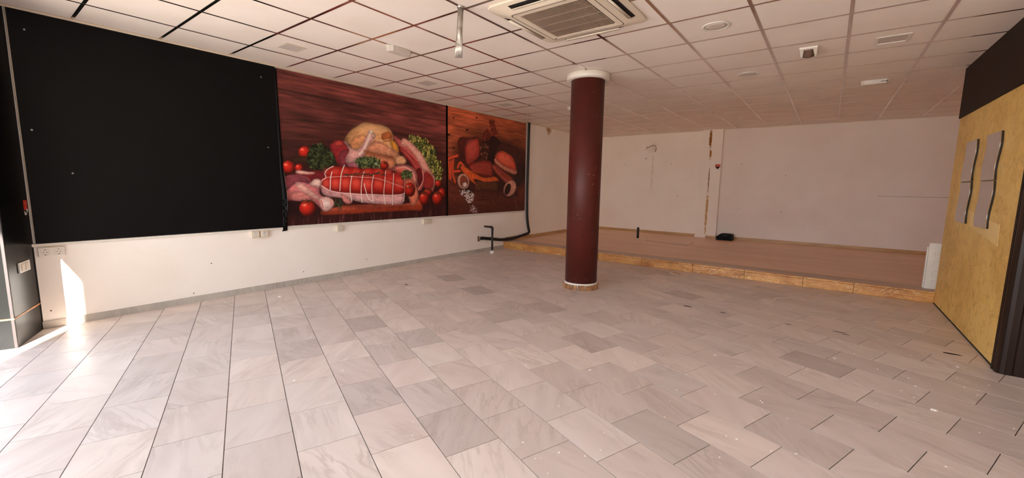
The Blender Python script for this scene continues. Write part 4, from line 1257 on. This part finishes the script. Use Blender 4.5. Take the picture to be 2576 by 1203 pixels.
ART2 = [
('P',[[-7,207],[206,217],[819,217],[840,-8],[-8,-5]],(104,48,36),6,0.15),
('S',[[27,117],[239,116]],1.3,(120,62,46)),
('S',[[33,190],[195,189]],1.3,(58,24,18)),
('S',[[195,170],[368,173]],1.3,(120,62,46)),
('S',[[165,90],[355,85]],1.3,(58,24,18)),
('S',[[375,153],[508,152]],1.3,(120,62,46)),
('S',[[215,159],[314,157]],1.3,(58,24,18)),
('S',[[70,120],[257,121]],1.3,(120,62,46)),
('S',[[322,95],[491,90]],1.3,(58,24,18)),
('S',[[165,123],[350,120]],1.3,(120,62,46)),
('S',[[383,162],[536,163]],1.3,(58,24,18)),
('S',[[121,33],[235,31]],1.3,(120,62,46)),
('S',[[280,98],[389,97]],1.3,(58,24,18)),
('S',[[107,202],[302,203]],1.3,(120,62,46)),
('S',[[476,149],[769,150]],1.3,(58,24,18)),
('S',[[290,65],[469,65]],1.3,(120,62,46)),
('S',[[390,173],[505,178]],1.3,(58,24,18)),
('S',[[200,78],[401,75]],1.3,(120,62,46)),
('S',[[49,63],[209,63]],1.3,(58,24,18)),
('S',[[96,35],[224,35]],1.3,(120,62,46)),
('S',[[25,141],[211,141]],1.3,(58,24,18)),
('S',[[215,67],[391,63]],1.3,(120,62,46)),
('S',[[429,150],[658,154]],1.3,(58,24,18)),
('S',[[109,40],[338,37]],1.3,(120,62,46)),
('S',[[258,110],[377,112]],1.3,(58,24,18)),
('S',[[241,172],[361,171]],1.3,(120,62,46)),
('S',[[221,91],[426,91]],1.3,(58,24,18)),
('H',[[27,298],[113,461],[320,512],[532,513],[798,450],[819,214],[472,125],[159,178]],(40,16,13),50,0.75),
('H',[[-8,80],[305,67],[824,92],[827,-15],[-8,-5]],(64,28,22),40,0.5),
('P',[[57,592],[56,590],[54,588],[51,587],[47,587],[44,587],[42,588],[41,589],[42,591],[44,592],[47,594],[51,594],[54,594],[56,593]],(64,24,18),4,0.35),
('P',[[265,619],[264,617],[261,616],[258,615],[254,614],[250,614],[247,615],[246,617],[247,618],[250,620],[253,621],[258,622],[261,622],[264,621]],(64,24,18),4,0.35),
('P',[[179,534],[178,532],[175,530],[170,528],[165,528],[160,528],[157,530],[156,532],[157,534],[160,536],[165,538],[170,538],[175,538],[178,536]],(64,24,18),4,0.35),
('P',[[59,414],[58,412],[55,410],[51,408],[46,408],[42,408],[39,410],[37,412],[39,414],[42,416],[46,417],[51,418],[55,417],[58,416]],(64,24,18),4,0.35),
('P',[[20,487],[19,484],[15,482],[9,481],[4,480],[-2,481],[-5,482],[-7,484],[-5,487],[-2,490],[4,491],[9,492],[15,491],[19,490]],(64,24,18),4,0.35),
('S',[[7,486],[36,502],[105,497]],2.1,(96,40,28)),
('S',[[-6,385],[301,398],[813,407]],1.7,(110,46,32)),
('S',[[-2,341],[35,355],[83,367]],17.5,(186,58,34)),
('S',[[-2,341],[35,355],[83,367]],5.5,(224,100,62)),
('S',[[3,327],[12,273],[14,230]],17.5,(186,58,34)),
('S',[[3,327],[12,273],[14,230]],5.5,(224,100,62)),
('S',[[27,328],[22,262],[20,223]],16.1,(186,58,34)),
('S',[[27,328],[22,262],[20,223]],5.0,(224,100,62)),
('S',[[45,341],[40,262],[61,205]],14.8,(186,58,34)),
('S',[[45,341],[40,262],[61,205]],4.6,(224,100,62)),
('S',[[83,294],[105,326],[141,303]],17.5,(186,58,34)),
('S',[[83,294],[105,326],[141,303]],5.5,(224,100,62)),
('S',[[52,269],[105,274]],14.8,(186,58,34)),
('S',[[52,269],[105,274]],4.6,(224,100,62)),
('C',[[380,609],[421,624],[454,572],[499,489],[467,460],[423,522]],[(150,60,40),(120,44,32),(90,36,28),(176,84,56)],200,6),
('C',[[330,532],[370,562],[402,520],[361,483],[310,466]],[(150,56,40),(110,40,30),(80,30,24)],110,6),
('P',[[321,467],[371,484],[423,522],[510,483],[512,402],[425,343],[342,358]],(46,20,16),10,0.35),
('C',[[286,451],[341,462],[377,432],[362,352],[302,362]],[(92,42,32),(150,92,70),(60,28,20),(120,66,48)],150,6),
('P',[[483,468],[555,484],[673,469],[716,437],[713,357],[702,285],[654,240],[559,308],[479,372],[446,398]],(72,34,28),14,0.35),
('P',[[713,343],[803,332],[799,251],[730,190],[680,211]],(48,20,18),10,0.35),
('P',[[105,301],[150,303],[234,269],[333,239],[448,249],[498,209],[472,149],[428,146],[303,173],[206,211],[132,265]],(206,88,42),10,0.3),
('P',[[234,227],[354,210],[495,216],[472,149],[407,150],[284,176]],(66,32,20),6,0.35),
('S',[[249,207],[255,165]],1.7,(150,92,58)),
('S',[[259,210],[265,159]],1.7,(150,92,58)),
('S',[[268,210],[275,159]],1.7,(150,92,58)),
('S',[[278,211],[285,155]],1.7,(150,92,58)),
('S',[[288,212],[294,159]],1.7,(150,92,58)),
('S',[[298,210],[305,165]],1.7,(150,92,58)),
('S',[[308,212],[315,165]],1.7,(150,92,58)),
('S',[[318,215],[324,166]],1.7,(150,92,58)),
('S',[[328,214],[335,163]],1.7,(150,92,58)),
('S',[[338,212],[345,159]],1.7,(150,92,58)),
('S',[[349,210],[355,160]],1.7,(150,92,58)),
('S',[[359,209],[366,161]],1.7,(150,92,58)),
('S',[[369,211],[376,159]],1.7,(150,92,58)),
('S',[[380,212],[387,163]],1.7,(150,92,58)),
('S',[[390,210],[397,156]],1.7,(150,92,58)),
('S',[[401,216],[408,159]],1.7,(150,92,58)),
('S',[[411,209],[418,166]],1.7,(150,92,58)),
('S',[[422,215],[429,156]],1.7,(150,92,58)),
('S',[[433,217],[440,156]],1.7,(150,92,58)),
('S',[[443,214],[451,157]],1.7,(150,92,58)),
('S',[[454,214],[462,154]],1.7,(150,92,58)),
('S',[[465,216],[473,159]],1.7,(150,92,58)),
('P',[[83,446],[113,482],[195,486],[242,497],[281,489],[287,374],[224,332],[173,314],[145,353],[105,399]],(92,36,32),14,0.35),
('P',[[154,434],[242,485],[276,482],[287,387],[233,339],[173,314],[149,372]],(176,62,54),16,0.4),
('P',[[177,304],[243,340],[322,350],[404,348],[426,275],[427,248],[333,243],[234,269]],(134,44,36),12,0.35),
('S',[[196,306],[282,327],[404,325]],1.7,(206,92,70)),
('S',[[200,301],[292,319],[405,315]],1.7,(206,92,70)),
('S',[[203,296],[302,310],[405,306]],1.7,(206,92,70)),
('S',[[207,291],[312,301],[405,297]],1.7,(206,92,70)),
('S',[[211,286],[322,293],[405,287]],1.7,(206,92,70)),
('S',[[215,281],[333,284],[405,278]],1.7,(206,92,70)),
('S',[[219,276],[343,275],[405,268]],1.7,(206,92,70)),
('S',[[223,271],[353,266],[405,259]],1.7,(206,92,70)),
('P',[[426,329],[469,331],[559,287],[654,240],[619,218],[561,210],[470,263],[426,302]],(150,58,48),8,0.35),
('P',[[451,398],[511,429],[556,426],[651,390],[689,327],[696,292],[605,309],[513,337],[452,368]],(212,80,60),16,0.35),
('P',[[449,374],[513,340],[605,313],[696,299],[688,270],[582,288],[480,325],[441,350]],(206,128,106),5,0.35),
('S',[[436,343],[513,299],[630,253]],5.0,(70,26,24)),
('S',[[426,316],[492,271],[584,220]],2.9,(206,120,104)),
('H',[[96,166],[187,172],[235,140],[150,134]],(30,12,10),12,0.6),
('H',[[540,125],[681,153],[732,116],[610,96]],(30,12,10),12,0.6),
('P',[[188,217],[188,195],[177,175],[158,163],[134,160],[110,167],[91,182],[81,202],[81,224],[91,243],[110,255],[133,259],[157,253],[177,238]],(210,156,134),12,0.35),
('P',[[175,215],[176,198],[169,183],[156,175],[140,173],[124,178],[111,189],[103,205],[103,221],[110,235],[122,244],[138,246],[154,241],[167,230]],(132,62,46),6,0.35),
('P',[[167,190],[165,183],[159,177],[151,174],[142,174],[134,177],[128,182],[126,189],[128,196],[134,202],[142,205],[151,205],[159,203],[165,197]],(226,204,198),4,0.35),
('P',[[688,153],[665,129],[633,114],[599,110],[570,117],[551,134],[546,159],[555,184],[577,208],[608,223],[642,229],[672,222],[692,204],[698,180]],(206,146,124),12,0.35),
('P',[[626,155],[614,138],[598,126],[581,121],[567,124],[559,134],[558,149],[564,168],[575,185],[591,197],[608,203],[622,200],[631,190],[632,174]],(54,24,20),5,0.35),
('H',[[168,459],[233,478],[252,410],[196,356],[170,392]],(206,92,78),12,0.5),
('H',[[501,401],[580,399],[652,347],[581,337],[501,360]],(236,120,92),14,0.5),
('C',[[96,147],[178,153],[225,134],[235,101],[216,76],[169,77],[150,109]],[(220,202,200),(196,172,170),(236,222,220)],150,5),
('C',[[197,57],[245,49],[270,8],[216,4]],[(214,190,188),(180,150,146)],50,5),
('C',[[244,160],[386,126],[563,111],[541,61],[474,7],[356,12],[387,72],[264,101]],[(44,18,16),(60,26,22),(30,12,12)],110,4),
('S',[[660,139],[690,72],[721,3]],2.1,(160,98,80))]


# ------------------------------------------------------------------ printed posters
def vnoise(xx, yy, seed):
    q = np.random.RandomState(seed); g = q.rand(64, 64)
    xi, yi = np.floor(xx).astype(int), np.floor(yy).astype(int)
    fx, fy = xx - xi, yy - yi
    fx, fy = fx * fx * (3 - 2 * fx), fy * fy * (3 - 2 * fy)
    a, b = g[yi % 64, xi % 64], g[yi % 64, (xi + 1) % 64]
    c, d = g[(yi + 1) % 64, xi % 64], g[(yi + 1) % 64, (xi + 1) % 64]
    return (a * (1 - fx) + b * fx) * (1 - fy) + (c * (1 - fx) + d * fx) * fy


def fbm(xx, yy, seed, o=4):
    s, w, t = 0, 1.0, 0
    for k in range(o):
        s = s + w * vnoise(xx * 2 ** k + 17.3 * k, yy * 2 ** k + 5.1 * k, seed + k); t += w; w *= 0.55
    return s / t


def blur(m, r):
    r = int(max(1, r))
    for ax in (0, 1):
        p = np.pad(m, [(r + 1, r) if a == ax else (0, 0) for a in (0, 1)], mode='edge')
        c = np.cumsum(p, axis=ax)
        m = (np.take(c, range(2 * r + 1, c.shape[ax]), axis=ax) - np.take(c, range(0, c.shape[ax] - 2 * r - 1), axis=ax)) / (2 * r + 1)
    return m


def cat(pts, n=5, closed=True):
    p = np.array(pts, float); m = len(p); out = []
    for i in range(m if closed else m - 1):
        g = (lambda k: p[k % m]) if closed else (lambda k: p[min(max(k, 0), m - 1)])
        a, b, c, d = g(i - 1), g(i), g(i + 1), g(i + 2)
        for k in range(n):
            t = k / n
            out.append(0.5 * (2 * b + (c - a) * t + (2 * a - 5 * b + 4 * c - d) * t * t + (3 * b - a - 3 * c + d) * t ** 3))
    if not closed: out.append(p[-1])
    return np.array(out)


class Print:
    SC = 0.5

    def __init__(self, w, h):
        self.w, self.h = int(w * self.SC), int(h * self.SC)
        self.yy, self.xx = np.mgrid[0:self.h, 0:self.w].astype(float)
        self.c = np.zeros((self.h, self.w, 3))
        self.q = np.random.RandomState(11)

    def mask(self, poly, pad=6):
        x0, x1 = int(max(0, poly[:, 0].min() - pad)), int(min(self.w, poly[:, 0].max() + pad + 1))
        y0, y1 = int(max(0, poly[:, 1].min() - pad)), int(min(self.h, poly[:, 1].max() + pad + 1))
        if x1 - x0 < 2 or y1 - y0 < 2: return None
        X, Y = self.xx[y0:y1, x0:x1], self.yy[y0:y1, x0:x1]
        m = np.zeros(X.shape, bool)
        a = poly; b = np.roll(poly, -1, axis=0)
        for (ax, ay), (bx, by) in zip(a, b):
            if ay == by: continue
            m ^= ((ay > Y) != (by > Y)) & (X < (bx - ax) * (Y - ay) / (by - ay) + ax)
        return m.astype(float), slice(y0, y1), slice(x0, x1)

    def put(self, mk, colour):
        m, ys, xs = mk
        self.c[ys, xs] = self.c[ys, xs] * (1 - m[..., None]) + colour * m[..., None]

    def poly(self, pts, rgb, r=14, depth=.35):
        mk = self.mask(cat(np.array(pts) * self.SC), 8)
        if mk is None: return
        m, ys, xs = mk
        e = blur(blur(m, max(2, r * self.SC)), max(2, r * self.SC * .5))
        e = np.clip((e - .35) / .65, 0, 1)
        t = fbm(self.xx[ys, xs] / 14, self.yy[ys, xs] / 9, 3, 3)
        ang = 0.7 * (t - .5) * 6
        t2 = fbm(self.xx[ys, xs] / 5 + ang, self.yy[ys, xs] / 2.2, 8, 3)
        sh = (1 - depth + depth * e) * (0.84 + 0.26 * t + 0.16 * (t2 - .5) * 2)
        top = np.clip((self.yy[ys, xs] - self.yy[ys, xs].mean()) / (m.shape[0] + 1), -.5, .5)
        sh = sh * (1 + .16 * top)
        self.put((np.clip(blur(m, 1), 0, 1), ys, xs), np.clip(np.array(rgb) * sh[..., None], 0, 255))

    def glow(self, pts, rgb, r, strength):
        mk = self.mask(cat(np.array(pts) * self.SC), int(r * self.SC * 2) + 4)
        if mk is None: return
        m, ys, xs = mk
        k = max(1, r * self.SC * .7)
        m = blur(blur(blur(m, k), k), max(1, k * .6))
        self.put((np.clip(m, 0, 1) * strength, ys, xs), np.array(rgb, float))

    def tomato(self, pts, rgb):
        p = cat(np.array(pts) * self.SC); mk = self.mask(p, 6)
        if mk is None: return
        m, ys, xs = mk
        c = p.mean(0); rx, ry = np.ptp(p[:, 0]) / 2, np.ptp(p[:, 1]) / 2
        u, v = (self.xx[ys, xs] - c[0]) / rx, (self.yy[ys, xs] - c[1]) / ry
        l = np.clip(1.08 - .55 * ((u + .25) ** 2 + (v - .25) ** 2), .35, 1.1)
        col = np.array(rgb) * l[..., None]
        hl = np.exp(-(((u + .38) / .22) ** 2 + ((v - .42) / .16) ** 2))
        col = col + hl[..., None] * np.array((60, 110, 100))
        self.put((np.clip(blur(m, 1), 0, 1), ys, xs), np.clip(col, 0, 255))

    def stroke(self, pts, w, rgb):
        p = cat(np.array(pts) * self.SC, 6, False); w = max(w * self.SC, .9)
        x0, x1 = int(max(0, p[:, 0].min() - w - 2)), int(min(self.w, p[:, 0].max() + w + 3))
        y0, y1 = int(max(0, p[:, 1].min() - w - 2)), int(min(self.h, p[:, 1].max() + w + 3))
        if x1 <= x0 or y1 <= y0: return
        X, Y = self.xx[y0:y1, x0:x1], self.yy[y0:y1, x0:x1]
        d = np.full(X.shape, 1e9)
        for a, b in zip(p[:-1], p[1:]):
            ab = b - a; L = max((ab ** 2).sum(), 1e-9)
            t = np.clip(((X - a[0]) * ab[0] + (Y - a[1]) * ab[1]) / L, 0, 1)
            d = np.minimum(d, np.hypot(X - a[0] - t * ab[0], Y - a[1] - t * ab[1]))
        m = np.clip(w / 2 + .6 - d, 0, 1)
        self.put((m, slice(y0, y1), slice(x0, x1)), np.array(rgb, float))

    def cluster(self, pts, cols, n, s):
        poly = cat(np.array(pts) * self.SC); mk = self.mask(poly, 3)
        if mk is None: return
        m, ys, xs = mk
        idx = np.argwhere(m > .5)
        if not len(idx): return
        if s >= 6: self.put((m * .75, ys, xs), np.array(cols[2 % len(cols)], float) * .7)
        for _ in range(n):
            i = idx[self.q.randint(len(idx))]
            cy, cx = i[0] + ys.start + self.q.normal(0, s * .22), i[1] + xs.start + self.q.normal(0, s * .22)
            r = s * self.SC * self.q.uniform(.5, 1.3); a = self.q.uniform(0, 3.14)
            e = np.array([(cx + r * math.cos(t) * math.cos(a) - .6 * r * math.sin(t) * math.sin(a), cy + r * math.cos(t) * math.sin(a) + .6 * r * math.sin(t) * math.cos(a))
                          for t in np.linspace(0, 2 * math.pi, 7, endpoint=False)])
            k = self.mask(e, 2)
            if k is not None: self.put(k, np.array(cols[self.q.randint(len(cols))], float) * self.q.uniform(.8, 1.15))

    def draw(self, ops):
        for o in ops:
            if o[0] == 'P': self.poly(*o[1:])
            elif o[0] == 'H': self.glow(*o[1:])
            elif o[0] == 'T': self.tomato(*o[1:])
            elif o[0] == 'S': self.stroke(*o[1:])
            elif o[0] == 'C': self.cluster(*o[1:])


def poster(pr, y0, y1, z0, z1, x, label):
    h, w = pr.h, pr.w
    Y, Z = np.meshgrid(np.linspace(y0, y1, w), np.linspace(z0, z1, h))
    v = np.stack([np.full(Y.shape, x), Y, Z], -1).reshape(-1, 3)
    i = np.arange(h * w).reshape(h, w)
    f = np.stack([i[:-1, :-1], i[:-1, 1:], i[1:, 1:], i[1:, :-1]], -1).reshape(-1, 4)
    me = bpy.data.meshes.new('poster')
    me.vertices.add(len(v)); me.vertices.foreach_set('co', v.ravel())
    me.loops.add(f.size); me.loops.foreach_set('vertex_index', f.ravel())
    me.polygons.add(len(f)); me.polygons.foreach_set('loop_start', np.arange(0, f.size, 4))
    me.polygons.foreach_set('loop_total', np.full(len(f), 4))
    me.update(); me.validate()
    c = pr.c / 255.0
    c = np.where(c <= 0.04045, c / 12.92, ((c + 0.055) / 1.055) ** 2.4)
    a = me.color_attributes.new('print', 'FLOAT_COLOR', 'POINT')
    a.data.foreach_set('color', np.concatenate([c.reshape(-1, 3), np.ones((h * w, 1))], 1).ravel().astype(np.float32))
    me.materials.append(M['print'])
    o = MB.link(me, 'poster', None, label, 'poster', 'meat posters on the left wall')
    MB().box((XW + .0005, y0, z0), (x - .0006, y1, z1)).build('backing', M['black_vinyl'], o)
    return o


p1 = Print(958, 655)
X, Y = p1.xx / p1.w, p1.yy / p1.h
g1 = fbm(p1.xx / 60 + 3, p1.yy / 5 + .6 * fbm(p1.xx / 50, p1.yy / 30, 9), 21, 5)
g2 = fbm(p1.xx / 120, p1.yy / 22, 31, 3)
base = np.array((112, 56, 51)) * (0.50 + 0.74 * g1[..., None]) * (0.62 + 0.6 * g2[..., None])
base = base * (0.55 + 0.62 * Y[..., None]) * (0.82 + 0.40 * X[..., None]) * 1.12
for yy0 in (0.86, 0.69, 0.57):
    d = np.abs(Y - yy0 - 0.012 * np.sin(X * 5 + yy0 * 9))
    base *= (1 - .30 * np.exp(-(d / .005) ** 2))[..., None]
tb = np.clip((0.30 - Y) / .05, 0, 1)[..., None]
g3 = fbm(p1.xx / 2.2 + Y * 60 * (X - .5), p1.yy / 34, 41, 4)
table = np.array((58, 24, 24)) * (0.5 + 0.9 * g3[..., None]) + np.clip(g3[..., None] - .56, 0, 1) * np.array((230, 190, 180)) * np.clip((.16 - Y[..., None]) / .12, 0, 1)
p1.c = base * (1 - tb) + table * tb
p1.draw(ART1)
p1.c = np.clip(p1.c * 1.1, 0, 255)
p1.c *= (1 + .10 * (np.random.RandomState(2).rand(p1.h, p1.w, 1) - .5))
poster(p1, 2.412, 5.150, 0.756, 2.626, XW + 0.012, 'large poster of raw meat, chicken and tomatoes on dark wood')
MB().box((XW + .0005, 5.151, 0.752), (XW + .014, 5.195, 2.63)).build('black_batten', M['black_vinyl'], None, 'narrow black vertical batten between the two meat posters', 'batten')
p2 = Print(813, 655)
X, Y = p2.xx / p2.w, p2.yy / p2.h
g1 = fbm(p2.xx / 50 + 8, p2.yy / 4 + .5 * fbm(p2.xx / 40, p2.yy / 26, 5), 51, 5)
g2 = fbm(p2.xx / 90, p2.yy / 24, 61, 3)
p2.c = np.array((186, 94, 62)) * (0.62 + 0.60 * g1[..., None]) * (0.70 + 0.45 * g2[..., None]) * (1.12 - 0.26 * X[..., None]) * (.8 + .3 * Y[..., None])
p2.draw(ART2)
p2.c = np.clip(p2.c * 1.12, 0, 255)
p2.c *= (1 + .12 * (np.random.RandomState(4).rand(p2.h, p2.w, 1) - .5))
poster(p2, 5.196, 7.520, 0.756, 2.626, XW + 0.012, 'poster of dried smoked meat and chillies on brown wood')
